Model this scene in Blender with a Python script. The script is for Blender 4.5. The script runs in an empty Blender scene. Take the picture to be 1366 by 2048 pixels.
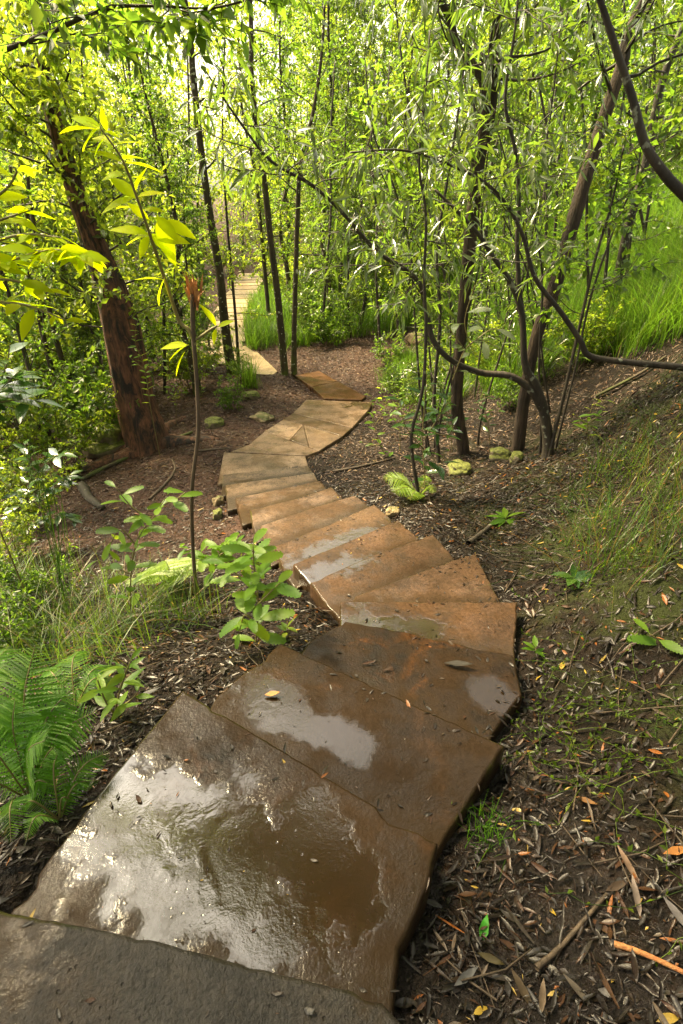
import bpy, bmesh, math, random
import numpy as np
from mathutils import Vector, noise as mnoise

sc = bpy.context.scene
COL = sc.collection
# ------------------------------------------------------------------ camera, sky, sun, exposure
CAMH, PITCH, FPX = 1.6, math.radians(30), 1024.0
cam = bpy.data.objects.new('camera', bpy.data.cameras.new('camera'))
COL.objects.link(cam)
cam.data.sensor_fit = 'VERTICAL'; cam.data.sensor_height = 36; cam.data.lens = 18
cam.data.clip_start = .05; cam.data.clip_end = 600
cam.location = (0, 0, CAMH); cam.rotation_euler = (math.radians(60), 0, 0)
sc.camera = cam

SUN_EL, SUN_AZ = math.radians(54), math.radians(-62)      # azimuth from +Y towards +X
w = bpy.data.worlds.new('World'); sc.world = w; w.use_nodes = True
nt = w.node_tree; bg = nt.nodes['Background']
sky = nt.nodes.new('ShaderNodeTexSky'); sky.sky_type = 'NISHITA'; sky.sun_disc = False
sky.sun_elevation = SUN_EL; sky.sun_rotation = SUN_AZ; sky.air_density = 1.5; sky.dust_density = 6; sky.ozone_density = .5
bw = nt.nodes.new('ShaderNodeRGBToBW'); nt.links.new(sky.outputs[0], bw.inputs[0])
tint = nt.nodes.new('ShaderNodeMix'); tint.data_type = 'RGBA'; tint.blend_type = 'MULTIPLY'; tint.inputs[0].default_value = 1
nt.links.new(bw.outputs[0], tint.inputs[6]); tint.inputs[7].default_value = (1, .91, .74, 1)
mx = nt.nodes.new('ShaderNodeMix'); mx.data_type = 'RGBA'; mx.inputs[0].default_value = .85   # thin overcast
nt.links.new(sky.outputs[0], mx.inputs[6]); nt.links.new(tint.outputs[2], mx.inputs[7])
nt.links.new(mx.outputs[2], bg.inputs[0]); bg.inputs[1].default_value = .15

sl = bpy.data.lights.new('sun', 'SUN'); sl.energy = 4.5; sl.angle = math.radians(11); sl.color = (1, .79, .43)
so = bpy.data.objects.new('sun', sl); COL.objects.link(so)
sdir = Vector((math.sin(SUN_AZ)*math.cos(SUN_EL), math.cos(SUN_AZ)*math.cos(SUN_EL), math.sin(SUN_EL)))
so.rotation_euler = sdir.to_track_quat('Z', 'Y').to_euler(); so.location = sdir*60

vs = sc.view_settings
vs.view_transform = 'Standard'; vs.look = 'None'; vs.gamma = 1; vs.use_curve_mapping = False
vs.exposure = 2.08
cy = sc.cycles
cy.use_denoising = True; cy.max_bounces = 7; cy.diffuse_bounces = 4; cy.glossy_bounces = 3; cy.transmission_bounces = 4
cy.transparent_max_bounces = 8; cy.sample_clamp_indirect = 6; cy.caustics_reflective = False; cy.caustics_refractive = False

rng = np.random.default_rng(7)
random.seed(7)

# ------------------------------------------------------------------ pixel helpers (photo pixels, 1366 x 2048)
def ray(px, py):
    u = (px-683)/FPX; v = (py-1024)/FPX
    return np.array((u, math.cos(PITCH)-math.sin(PITCH)*v, -(math.sin(PITCH)+math.cos(PITCH)*v)))
CAM = np.array((0, 0, CAMH))
def atz(px, py, z):
    d = ray(px, py); return CAM+d*((z-CAMH)/d[2])
def aty(px, py, Y):
    d = ray(px, py); return CAM+d*(Y/d[1])

# ------------------------------------------------------------------ object helpers
def tag(o, label=None, cat=None, group=None, kind=None):
    if label: o['label'] = label
    if cat: o['category'] = cat
    if group: o['group'] = group
    if kind: o['kind'] = kind
    return o
def empty(name, loc, parent=None):
    o = bpy.data.objects.new(name, None); COL.objects.link(o); o.location = tuple(loc); o.empty_display_size = .1
    return o
def mesh_from(name, V, faces, smooth=True):
    """V (n,3); faces: list of int arrays (k,3) or (k,4)"""
    me = bpy.data.meshes.new(name)
    faces = [f for f in faces if len(f)]
    li = np.concatenate([f.ravel() for f in faces]).astype(np.int32)
    tot = np.concatenate([np.full(len(f), f.shape[1]) for f in faces])
    st = np.concatenate(([0], np.cumsum(tot)[:-1])).astype(np.int32)
    me.vertices.add(len(V)); me.vertices.foreach_set('co', np.asarray(V, np.float32).ravel())
    me.loops.add(len(li)); me.loops.foreach_set('vertex_index', li)
    me.polygons.add(len(st)); me.polygons.foreach_set('loop_start', st)
    if smooth: me.polygons.foreach_set('use_smooth', np.ones(len(st), bool))
    me.update(calc_edges=True)
    return me
class Acc:
    def __init__(s): s.V = []; s.F = []; s.n = 0
    def add(s, V, *F):
        V = np.asarray(V, float)
        s.V.append(V)
        for f in F: s.F.append(np.asarray(f)+s.n)
        s.n += len(V)
    def obj(s, name, mat, parent=None, origin=None, smooth=True, wood=None, wmat=None):
        if wood is not None and wood.n:         # twigs in the same crown mesh, second material
            nf = sum(len(f) for f in s.F); nw = sum(len(f) for f in wood.F); s.add(np.concatenate(wood.V), *wood.F)
        else: wood = None
        V = np.concatenate(s.V)
        if parent is not None: off = np.array(parent.location)
        elif origin is not None: off = np.array(origin, float)
        else: off = np.zeros(3)
        me = mesh_from(name, V-off, s.F, smooth)
        me.materials.append(mat)
        if wood is not None:
            me.materials.append(wmat); me.polygons.foreach_set('material_index', np.concatenate((np.zeros(nf, np.int32), np.ones(nw, np.int32))))
        o = bpy.data.objects.new(name, me); COL.objects.link(o)
        if parent is not None: o.parent = parent
        else: o.location = tuple(off)
        return o
def copy_tree(o, parent=None):
    c = o.copy(); COL.objects.link(c); c.parent = parent
    for ch in o.children: copy_tree(ch, c)
    return c
def unit(a):
    return a/np.maximum(np.linalg.norm(a, axis=-1, keepdims=True), 1e-9)

# ------------------------------------------------------------------ shapes
def spline(pts, rad, m):
    """Catmull-Rom through pts, m samples"""
    P = np.asarray(pts, float); R = np.asarray(rad, float); n = len(P)
    if n == 2: t = np.linspace(0, 1, m)[:, None]; return P[0]+(P[1]-P[0])*t, R[0]+(R[1]-R[0])*t[:, 0]
    Q = np.vstack((2*P[0]-P[1], P, 2*P[-1]-P[-2]))
    t = np.linspace(0, n-1-1e-6, m); i = t.astype(int); f = (t-i)[:, None]
    p0, p1, p2, p3 = Q[i], Q[i+1], Q[i+2], Q[i+3]
    C = .5*((2*p1)+(-p0+p2)*f+(2*p0-5*p1+4*p2-p3)*f*f+(-p0+3*p1-3*p2+p3)*f**3)
    return C, np.interp(t, np.arange(n), R)
def tube(acc, P, R, sides=6, rough=0, cap=True, flute=0):
    P = np.asarray(P, float); n = len(P)
    T = unit(np.gradient(P, axis=0))
    ref = np.array((0, 1., 0)) if abs(T[0][1]) < .9 else np.array((1., 0, 0))
    U = np.zeros_like(P); u = ref
    for i in range(n):
        u = u-T[i]*np.dot(u, T[i]); u = u/max(np.linalg.norm(u), 1e-9); U[i] = u
    W = np.cross(T, U)
    a = np.arange(sides)*2*math.pi/sides
    R = np.asarray(R, float)[:, None]*np.ones(sides)
    if rough: R = R*(1+rough*rng.standard_normal(R.shape))
    if flute:
        ph = rng.random(6)*6.28; k = [3, 5, 8, 13, 17, 23]; z = np.linspace(0, 1, n)[:, None]
        for q in range(6): R = R*(1+flute/(1+.35*q)*np.sin(k[q]*a+ph[q]+np.sin(z*(4+3*q)+ph[q])*1.3))
    V = P[:, None, :]+R[..., None]*(np.cos(a)[None, :, None]*U[:, None, :]+np.sin(a)[None, :, None]*W[:, None, :])
    V = V.reshape(-1, 3)
    i = np.arange(n-1)[:, None]*sides; j = np.arange(sides)[None, :]; j2 = (j+1) % sides
    q = np.stack((i+j, i+j2, i+sides+j2, i+sides+j), -1).reshape(-1, 4)
    F = [q]
    if cap:
        V = np.vstack((V, P[-1]+T[-1]*R[-1].mean()*.6)); e = (n-1)*sides; jj = np.arange(sides)
        F.append(np.stack((e+jj, e+(jj+1) % sides, np.full(sides, n*sides)), -1))
    acc.add(V, *F)

def leaf_tpl(prof, fold=.25, droop=.15, wave=0):
    V = []; F = []
    for k, (u, wd) in enumerate(prof):
        h = -droop*u*u
        V += [(u, -wd, h+fold*wd+wave*math.sin(k*2.1)), (u, 0, h), (u, wd, h+fold*wd-wave*math.sin(k*1.7+1))]
    for k in range(len(prof)-1):
        a = 3*k
        F += [(a, a+1, a+3), (a+1, a+4, a+3), (a+1, a+2, a+4), (a+2, a+5, a+4)]
    return np.array(V), np.array(F)
T_SMALL = (np.array([(0, 0, 0), (.45, -.26, .07), (1, 0, -.12), (.45, .26, .07)]), np.array([(0, 1, 2), (0, 2, 3)]))
T_SLIM4 = (np.array([(0, 0, 0), (.4, -.085, .02), (1, 0, -.2), (.4, .085, .02)]), np.array([(0, 1, 2), (0, 2, 3)]))
T_SLIM = leaf_tpl([(0, .006), (.2, .06), (.45, .085), (.75, .055), (1, .002)], .3, .22)
T_BROAD = leaf_tpl([(0, .01), (.06, .012), (.2, .12), (.4, .19), (.62, .17), (.85, .08), (1, .003)], .22, .18)
T_STRIP = leaf_tpl([(0, .02), (.3, .035), (.6, .03), (1, .012)], .6, -.1, .03)
def _serr():
    p = [(0, .008), (.08, .012)]
    for k in range(9):
        u = .12+k*.094; b = .165*math.sin(math.pi*min(1, (u-.06)/.98))**.75
        p += [(u, b*.9), (u+.075, b*1.06+.012)]
    p.append((1, .002)); return p
T_SERR = leaf_tpl(_serr(), .2, .2)
T_DRY = leaf_tpl([(0, .004), (.15, .06), (.4, .12), (.7, .09), (1, .003)], .45, -.15, .02)
def _fernp():
    p = [(0, .03)]
    for k in range(9):
        u = .05+k*.1; b = .12*(1-u)**.8+.02
        p += [(u, b*.35), (u+.03, b), (u+.065, b*.9)]
    p.append((1, .002)); return p
T_PINNA = leaf_tpl(_fernp(), .1, .1)

def leaves(acc, tpl, P, D, N, L, wm=1.0):
    P = np.asarray(P, float); n = len(P)
    if n == 0: return
    D = unit(np.asarray(D, float)); N = np.asarray(N, float)
    S = unit(np.cross(N, D)); N = np.cross(D, S)
    L = np.broadcast_to(np.asarray(L, float), (n,)); wm = np.broadcast_to(np.asarray(wm, float), (n,))
    TV, TF = tpl
    V = P[:, None]+L[:, None, None]*(TV[None, :, 0, None]*D[:, None]+(TV[None, :, 1]*wm[:, None])[..., None]*S[:, None]+TV[None, :, 2, None]*N[:, None])
    F = TF[None]+(np.arange(n)*len(TV))[:, None, None]
    acc.add(V.reshape(-1, 3), F.reshape(-1, 3))
def rand_dirs(n, r=rng):
    return unit(r.standard_normal((n, 3)))

# ------------------------------------------------------------------ materials
def mat_new(name):
    m = bpy.data.materials.new(name); m.use_nodes = True
    nt = m.node_tree; nt.nodes.clear()
    out = nt.nodes.new('ShaderNodeOutputMaterial')
    return m, nt, out
class NB:
    def __init__(s, nt): s.nt = nt
    def n(s, t, **kw):
        x = s.nt.nodes.new(t)
        for k, v in kw.items(): setattr(x, k, v)
        return x
    def l(s, a, b): s.nt.links.new(a, b)
    def val(s, inp, v):
        if hasattr(v, 'node'): s.l(v, inp)
        else: inp.default_value = v
    def noise(s, vec, scale, detail=4, rough=.55, dist=0):
        x = s.n('ShaderNodeTexNoise'); s.l(vec, x.inputs['Vector'])
        x.inputs['Scale'].default_value = scale; x.inputs['Detail'].default_value = detail
        x.inputs['Roughness'].default_value = rough; x.inputs['Distortion'].default_value = dist
        return x.outputs['Fac']
    def voro(s, vec, scale, feature='F1'):
        x = s.n('ShaderNodeTexVoronoi', feature=feature); s.l(vec, x.inputs['Vector']); x.inputs['Scale'].default_value = scale
        return x.outputs['Distance']
    def ramp(s, fac, stops):
        x = s.n('ShaderNodeValToRGB'); s.l(fac, x.inputs[0]); e = x.color_ramp.elements
        while len(e) < len(stops): e.new(.5)
        for k, (p, c) in enumerate(stops):
            e[k].position = p; e[k].color = (c, c, c, 1) if isinstance(c, (int, float)) else (*c, 1)
        return x.outputs[0]
    def mix(s, f, a, b, blend='MIX'):
        x = s.n('ShaderNodeMix', data_type='RGBA', blend_type=blend)
        s.val(x.inputs[0], f); 
        for i, v in ((6, a), (7, b)):
            if hasattr(v, 'node'): s.l(v, x.inputs[i])
            else: x.inputs[i].default_value = (*v, 1) if len(v) == 3 else v
        return x.outputs[2]
    def math(s, op, a, b=0.0, c=None, clamp=False):
        x = s.n('ShaderNodeMath', operation=op, use_clamp=clamp)
        s.val(x.inputs[0], a); s.val(x.inputs[1], b)
        if c is not None: s.val(x.inputs[2], c)
        return x.outputs[0]
    def mrange(s, v, a, b, c, d, smooth=True):
        x = s.n('ShaderNodeMapRange', interpolation_type='SMOOTHSTEP' if smooth else 'LINEAR')
        s.val(x.inputs[0], v)
        for k, q in enumerate((a, b, c, d)): x.inputs[1+k].default_value = q
        return x.outputs[0]
    def bump(s, h, strength, dist, normal=None):
        x = s.n('ShaderNodeBump'); s.l(h, x.inputs['Height']); s.val(x.inputs['Strength'], strength); x.inputs['Distance'].default_value = dist
        if normal: s.l(normal, x.inputs['Normal'])
        return x.outputs[0]
    def pos(s): return s.n('ShaderNodeNewGeometry').outputs['Position']
    def obj(s): return s.n('ShaderNodeTexCoord').outputs['Object']
    def scaled(s, vec, sx, sy, sz):
        x = s.n('ShaderNodeMapping'); s.l(vec, x.inputs[0]); x.inputs['Scale'].default_value = (sx, sy, sz); return x.outputs[0]

def leaf_mat(name, stops, trans, tw=.45, rough=.38, back=None, spec=.5, wet=0):
    m, nt, out = mat_new(name); b = NB(nt)
    g = b.n('ShaderNodeNewGeometry'); oi = b.n('ShaderNodeObjectInfo')
    r = b.math('FRACT', b.math('ADD', g.outputs['Random Per Island'], b.math('MULTIPLY', oi.outputs['Random'], .37)))
    col = b.ramp(r, stops)
    col = b.mix(.5, col, b.ramp(b.noise(g.outputs['Position'], 9, 2), [(.3, .45), (.7, 1.0)]), 'MULTIPLY')
    if back: col = b.mix(g.outputs['Backfacing'], col, back)
    p = b.n('ShaderNodeBsdfPrincipled'); b.l(col, p.inputs['Base Color']); p.inputs['Roughness'].default_value = rough
    p.inputs['Specular IOR Level'].default_value = spec
    if wet: p.inputs['Coat Weight'].default_value = wet; p.inputs['Coat Roughness'].default_value = .12
    t = b.n('ShaderNodeBsdfTranslucent')
    hs = b.n('ShaderNodeHueSaturation'); hs.inputs['Color'].default_value = (*trans, 1)
    b.l(b.math('ADD', .492, b.math('MULTIPLY', r, .03)), hs.inputs['Hue']); b.l(b.math('ADD', .6, b.math('MULTIPLY', r, .7)), hs.inputs['Value'])
    b.l(hs.outputs[0], t.inputs[0])
    s = b.n('ShaderNodeMixShader'); s.inputs[0].default_value = tw
    b.l(p.outputs[0], s.inputs[1]); b.l(t.outputs[0], s.inputs[2]); b.l(s.outputs[0], out.inputs[0])
    return m
def bark_mat(name, c1, c2, rough=.8, vscale=1.0, lichen=None, moss=None, char=None, bump=.6, sx=24, wet=0):
    m, nt, out = mat_new(name); b = NB(nt)
    o = b.obj()
    st = b.scaled(o, sx, sx, 3.2*vscale)
    n1 = b.noise(st, 1, 6, .65, .6); n2 = b.noise(o, 3.5, 4)
    col = b.mix(b.mrange(n1, .3, .7, 0, 1), c1, c2)
    col = b.mix(b.mrange(n2, .35, .7, 0, .7), col, tuple(x*.45 for x in c1))
    if char:
        k = b.math('MULTIPLY', b.mrange(b.noise(b.scaled(o, 4, 4, 1.6), 1, 7, .7, 1.2), .49, .6, 0, 1), .95)
        col = b.mix(k, col, char)
    if lichen:
        f = b.mrange(b.noise(o, 12, 3, .5), .62, .67, 0, 1)
        f = b.math('MULTIPLY', f, b.mrange(b.noise(o, 60, 2), .3, .5, .3, 1))
        col = b.mix(f, col, lichen)
    if moss:
        z = b.n('ShaderNodeSeparateXYZ'); b.l(o, z.inputs[0])
        f = b.math('MULTIPLY', b.mrange(z.outputs[2], 0, .9, 1, 0), b.mrange(n2, .4, .6, 0, 1))
        col = b.mix(f, col, moss)
    p = b.n('ShaderNodeBsdfPrincipled'); b.l(col, p.inputs['Base Color']); p.inputs['Roughness'].default_value = rough
    h = b.math('ADD', n1, b.math('MULTIPLY', b.noise(st, 3, 4), .4))
    b.l(b.bump(h, bump, .03), p.inputs['Normal']); b.l(p.outputs[0], out.inputs[0])
    return m
def stone_mat(name, cols, wet=.35, puddles=(), rust=.2, grain=1.0, base_rough=.42, ripple=.5, back=None, calm=.3, rustc=(.14, .072, .034), cior=1.62):
    """wet sandstone; puddles = [(x, y, rx, ry, angle)] world ellipses of standing water"""
    m, nt, out = mat_new(name); b = NB(nt)
    P = b.pos()
    nA = b.noise(P, 1.7, 8, .62, .4); nB = b.noise(P, 6, 6, .6); nC = b.noise(P, 55, 3, .6); nD = b.noise(P, 3.1, 5, .6, .8)
    col = b.ramp(nA, [(.3, cols[0]), (.5, cols[1]), (.68, cols[2])])
    col = b.mix(b.mrange(nB, .42, .72, 0, .75), col, tuple(x*.42 for x in cols[0]))
    col = b.mix(b.mrange(nD, .52, .7, 0, rust), col, rustc)
    oi = b.n('ShaderNodeObjectInfo'); col = b.mix(1., col, b.ramp(oi.outputs['Random'], [(0, .6), (1, 1.2)]), 'MULTIPLY')
    col = b.mix(.8, col, b.ramp(nC, [(.28, .3), (.72, 1.35)]), 'MULTIPLY')
    pit = b.mrange(b.voro(b.scaled(P, 1, 1, 1), 34), .06, .16, 1, 0)
    pit = b.math('MULTIPLY', pit, b.mrange(b.noise(P, 4, 2), .5, .62, 0, 1))
    col = b.mix(b.math('MULTIPLY', pit, .85), col, (.02, .016, .012))
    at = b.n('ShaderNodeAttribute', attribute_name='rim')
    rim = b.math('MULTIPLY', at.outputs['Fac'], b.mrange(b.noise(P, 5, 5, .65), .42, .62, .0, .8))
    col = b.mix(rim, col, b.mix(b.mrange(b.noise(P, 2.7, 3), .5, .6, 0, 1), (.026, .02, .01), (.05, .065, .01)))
    # darker band at the back of the tread, along the step above 
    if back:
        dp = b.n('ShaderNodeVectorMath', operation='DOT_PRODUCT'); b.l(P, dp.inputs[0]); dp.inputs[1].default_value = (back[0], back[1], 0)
        back_band = b.mrange(b.math('ADD', b.math('ADD', dp.outputs['Value'], back[2]), b.math('MULTIPLY', b.math('SUBTRACT', nB, .5), .3)), back[3], back[3]+.15, 1, 0)
        col = b.mix(b.math('MULTIPLY', back_band, .82), col, (.022, .015, .009))
    # standing water
    mask = None
    for (x, y, rx, ry, an) in puddles:
        mp = b.n('ShaderNodeMapping', vector_type='TEXTURE'); b.l(P, mp.inputs[0])
        mp.inputs['Location'].default_value = (x, y, 0); mp.inputs['Rotation'].default_value = (0, 0, an); mp.inputs['Scale'].default_value = (rx, ry, 1e4)
        ln = b.n('ShaderNodeVectorMath', operation='LENGTH'); b.l(mp.outputs[0], ln.inputs[0])
        q = b.math('ADD', ln.outputs['Value'], b.math('MULTIPLY', b.math('SUBTRACT', b.noise(P, 7, 4, .55), .5), 2.2))
        q = b.mrange(q, .5, 1.12, 1, 0)
        mask = q if mask is None else b.math('MAXIMUM', mask, q)
    film = b.mrange(b.noise(P, 2.6, 6, .65, .3), .62-wet*.35, .74-wet*.35, 0, 1)
    wetm = film if mask is None else b.math('MAXIMUM', film, mask)
    col = b.mix(b.math('MULTIPLY', wetm, .38), col, (.05, .03, .014))
    if mask is not None: col = b.mix(b.math('MULTIPLY', mask, .72), col, (.022, .013, .006))
    hgt = b.math('ADD', b.math('MULTIPLY', b.noise(P, 95, 4, .65), .42), b.math('MULTIPLY', b.noise(P, 21, 5, .65), .65))
    hgt = b.math('SUBTRACT', hgt, b.math('MULTIPLY', pit, .8))
    bs = b.mrange(wetm, 0, 1, .55*grain, .3*grain, False)
    if mask is not None: bs = b.math('MULTIPLY', bs, b.mrange(mask, 0, 1, 1, .12, False))
    nrm = b.bump(hgt, bs, .02)
    p = b.n('ShaderNodeBsdfPrincipled'); b.l(col, p.inputs['Base Color']); b.l(nrm, p.inputs['Normal'])
    b.l(b.mrange(wetm, 0, 1, base_rough, .3, False), p.inputs['Roughness'])
    cw = b.math('MULTIPLY', b.math('MULTIPLY', film, b.mrange(nB, .4, .6, .1, 1)), .24)
    if mask is not None: cw = b.math('MAXIMUM', cw, mask)
    b.l(cw, p.inputs['Coat Weight']); p.inputs['Coat IOR'].default_value = cior
    p.inputs['Coat Roughness'].default_value = .015
    # water film skin: ripples plus some of the grain poking through outside the puddles
    dry = .7 if mask is None else b.mrange(mask, .05, .6, .8, calm, False)
    wh = b.math('ADD', b.math('MULTIPLY', b.noise(P, 15, 3, .5, .8), b.math('MULTIPLY', b.mrange(b.noise(P, 3.5, 2), .45, .62, .12, 1), ripple)), b.math('MULTIPLY', hgt, dry))
    b.l(b.mrange(wetm, 0, 1, .25, .06, False) if mask is None else b.mrange(b.math('MAXIMUM', b.math('MULTIPLY', wetm, .8), mask), 0, 1, .16, .0, False), p.inputs['Specular IOR Level'])
    ws = .3 if mask is None else b.mrange(mask, 0, 1, .34, .3, False)
    b.l(b.bump(wh, ws, .02), p.inputs['Coat Normal'])
    b.l(p.outputs[0], out.inputs[0])
    return m
def soil_mat():
    m, nt, out = mat_new('soil'); b = NB(nt)
    P = b.pos(); s = b.n('ShaderNodeSeparateXYZ'); b.l(P, s.inputs[0])
    n1 = b.noise(P, 1.3, 7, .6); n2 = b.noise(P, 14, 6, .65); n3 = b.noise(P, 60, 3)
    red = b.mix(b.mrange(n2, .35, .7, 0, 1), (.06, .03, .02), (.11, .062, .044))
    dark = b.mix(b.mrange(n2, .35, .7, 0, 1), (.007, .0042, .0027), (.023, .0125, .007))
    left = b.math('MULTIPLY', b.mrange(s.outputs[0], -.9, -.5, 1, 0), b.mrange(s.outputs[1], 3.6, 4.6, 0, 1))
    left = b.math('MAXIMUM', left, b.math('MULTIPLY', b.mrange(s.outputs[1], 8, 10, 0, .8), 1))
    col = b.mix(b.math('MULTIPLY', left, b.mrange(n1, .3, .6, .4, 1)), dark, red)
    moss = b.math('MULTIPLY', b.mrange(b.noise(P, 2.2, 6, .65, .5), .44, .58, 0, .85), b.mrange(s.outputs[0], .9, 1.5, 0, 1))
    moss = b.math('MULTIPLY', moss, b.mrange(s.outputs[1], 5, 7, 1, 0))
    col = b.mix(moss, col, (.035, .045, .008))
    col = b.mix(.5, col, b.ramp(n3, [(.3, .3), (.7, 1.2)]), 'MULTIPLY')
    p = b.n('ShaderNodeBsdfPrincipled'); b.l(col, p.inputs['Base Color'])
    wet = b.mrange(b.noise(P, 3.3, 5, .6), .5, .62, 0, 1)
    mud = b.math('MULTIPLY', b.math('MULTIPLY', b.mrange(s.outputs[0], .1, .25, 0, 1), b.mrange(s.outputs[0], .75, 1.05, 1, 0)), b.math('MULTIPLY', b.mrange(s.outputs[1], 1.7, 2.1, 1, 0), b.mrange(n2, .4, .55, 0, 1)))
    b.l(b.math('SUBTRACT', b.mrange(wet, 0, 1, .85, .5, False), b.math('MULTIPLY', mud, .42)), p.inputs['Roughness']); b.l(b.math('ADD', .25, b.math('MULTIPLY', mud, .35)), p.inputs['Specular IOR Level'])
    h = b.math('ADD', n2, b.math('MULTIPLY', n3, .4))
    b.l(b.bump(h, 1., .07), p.inputs['Normal']); b.l(p.outputs[0], out.inputs[0])
    return m
def rock_mat(name, base, moss, amt=.5):
    m, nt, out = mat_new(name); b = NB(nt)
    P = b.obj(); g = b.n('ShaderNodeNewGeometry'); s = b.n('ShaderNodeSeparateXYZ'); b.l(g.outputs['Normal'], s.inputs[0])
    n = b.noise(P, 7, 7, .65); n2 = b.noise(P, 40, 4)
    col = b.mix(b.mrange(n, .35, .65, 0, 1), base, tuple(x*.4 for x in base))
    f = b.math('MULTIPLY', b.mrange(b.math('ADD', s.outputs[2], b.math('MULTIPLY', b.math('SUBTRACT', n, .5), 2.2)), .7-amt, 1.1-amt, 0, 1), .95)
    col = b.mix(f, col, b.mix(b.mrange(n2, .3, .7, 0, 1), moss, tuple(x*.35 for x in moss)))
    p = b.n('ShaderNodeBsdfPrincipled'); b.l(col, p.inputs['Base Color']); p.inputs['Roughness'].default_value = .75
    b.l(b.bump(b.math('ADD', n, b.math('MULTIPLY', n2, .6)), .7, .03), p.inputs['Normal']); b.l(p.outputs[0], out.inputs[0])
    return m
def litter_mat(name, stops, rough=.35):
    m, nt, out = mat_new(name); b = NB(nt)
    g = b.n('ShaderNodeNewGeometry')
    col = b.ramp(g.outputs['Random Per Island'], stops); col.node.color_ramp.interpolation = 'CONSTANT'
    col = b.mix(.6, col, b.ramp(b.noise(g.outputs['Position'], 40, 3), [(.3, .45), (.7, 1.15)]), 'MULTIPLY')
    p = b.n('ShaderNodeBsdfPrincipled'); b.l(col, p.inputs['Base Color']); p.inputs['Roughness'].default_value = rough; p.inputs['Specular IOR Level'].default_value = .3
    b.l(b.bump(b.noise(g.outputs['Position'], 120, 2), .3, .004), p.inputs['Normal'])
    b.l(p.outputs[0], out.inputs[0]); return m

M = {}
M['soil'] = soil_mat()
M['leaf_mid'] = leaf_mat('mid_green_leaf', [(0, (.02, .05, .008)), (.5, (.04, .09, .01)), (1, (.07, .115, .014))], (.29, .45, .03), .5)
M['leaf_light'] = leaf_mat('light_green_leaf', [(0, (.04, .08, .01)), (.5, (.07, .135, .014)), (1, (.14, .18, .025))], (.5, .61, .035), .57)
M['leaf_dark'] = leaf_mat('dark_glossy_leaf', [(0, (.015, .05, .012)), (.6, (.03, .08, .016)), (1, (.06, .11, .02))], (.15, .3, .04), .3, .25, wet=.5)
M['leaf_slim'] = leaf_mat('slender_grey_green_leaf', [(0, (.022, .04, .008)), (.5, (.042, .068, .012)), (1, (.085, .105, .022))], (.25, .37, .03), .42, .25, back=(.11, .14, .08), wet=.6)
M['leaf_fresh'] = leaf_mat('fresh_green_leaf', [(0, (.05, .13, .01)), (.5, (.085, .19, .014)), (1, (.15, .25, .02))], (.52, .64, .025), .5, .45, spec=.3)
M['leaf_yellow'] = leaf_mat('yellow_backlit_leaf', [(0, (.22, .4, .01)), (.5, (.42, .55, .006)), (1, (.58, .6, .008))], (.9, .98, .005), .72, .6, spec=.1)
M['grass'] = leaf_mat('grass_blade', [(0, (.03, .08, .006)), (.5, (.045, .11, .007)), (.75, (.1, .16, .014)), (.88, (.16, .15, .04)), (1, (.24, .17, .06))], (.19, .34, .02), .5, .4)
M['grass_dry'] = leaf_mat('mixed_dry_grass', [(0, (.025, .07, .005)), (.6, (.05, .12, .008)), (.85, (.13, .09, .018)), (1, (.2, .085, .022))], (.22, .34, .015), .4, .45)
M['fern'] = leaf_mat('fern_green', [(0, (.035, .11, .006)), (.5, (.06, .17, .008)), (1, (.11, .22, .012))], (.3, .6, .02), .5, .5, spec=.2)
M['fern_yellow'] = leaf_mat('fern_yellow_green', [(0, (.12, .22, .015)), (1, (.2, .27, .02))], (.5, .65, .03), .5, .4)
M['cover'] = leaf_mat('creeper_green', [(0, (.03, .07, .006)), (.5, (.07, .13, .008)), (1, (.14, .18, .012))], (.24, .36, .02), .45, .4)
M['bark_dark'] = bark_mat('dark_smooth_bark', (.022, .017, .012), (.06, .046, .032), .7, 1, lichen=(.22, .23, .17), bump=.35)
M['bark_grey'] = bark_mat('grey_brown_bark', (.03, .022, .013), (.08, .058, .036), .8, 1, moss=(.06, .075, .012))
M['bark_lichen'] = bark_mat('lichen_spotted_bark', (.035, .026, .013), (.08, .06, .03), .85, 1.4, lichen=(.5, .5, .38), moss=(.08, .1, .012))
M['bark_burnt'] = bark_mat('charred_red_bark', (.05, .025, .016), (.23, .1, .055), .85, 1.3, char=(.012, .01, .009), bump=1.0, sx=20)
M['bark_furrow'] = bark_mat('furrowed_brown_bark', (.022, .014, .009), (.085, .055, .034), .85, .8, bump=.9, sx=30)
M['twig'] = bark_mat('twig_bark', (.05, .034, .02), (.11, .075, .045), .7, 1, bump=.3)
M['twig_green'] = bark_mat('green_stem', (.12, .1, .03), (.2, .17, .05), .5, 1, bump=.2)
M['fray'] = bark_mat('splintered_wood', (.35, .12, .035), (.55, .28, .1), .8, 1, bump=.5, sx=60)
M['litter'] = litter_mat('leaf_litter', [(0, (.011, .007, .005)), (.28, (.022, .013, .008)), (.46, (.034, .027, .022)), (.58, (.016, .012, .009)), (.72, (.05, .023, .011)), (.83, (.085, .062, .044)), (.87, (.012, .009, .007)), (.965, (.2, .07, .016)), (.988, (.3, .2, .03))])
M['litter_pale'] = litter_mat('pale_litter', [(0, (.04, .022, .014)), (.2, (.1, .065, .045)), (.38, (.16, .115, .09)), (.55, (.055, .035, .025)), (.68, (.2, .15, .12)), (.8, (.12, .055, .025)), (.92, (.26, .17, .09))], .5)
M['litter_near'] = litter_mat('fallen_leaf', [(0, (.05, .03, .018)), (.2, (.1, .07, .045)), (.4, (.17, .13, .1)), (.55, (.04, .03, .025)), (.7, (.2, .09, .03)), (.85, (.25, .2, .16))])
M['rock_moss'] = rock_mat('mossy_rock', (.16, .13, .08), (.13, .15, .015), .65)
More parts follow.
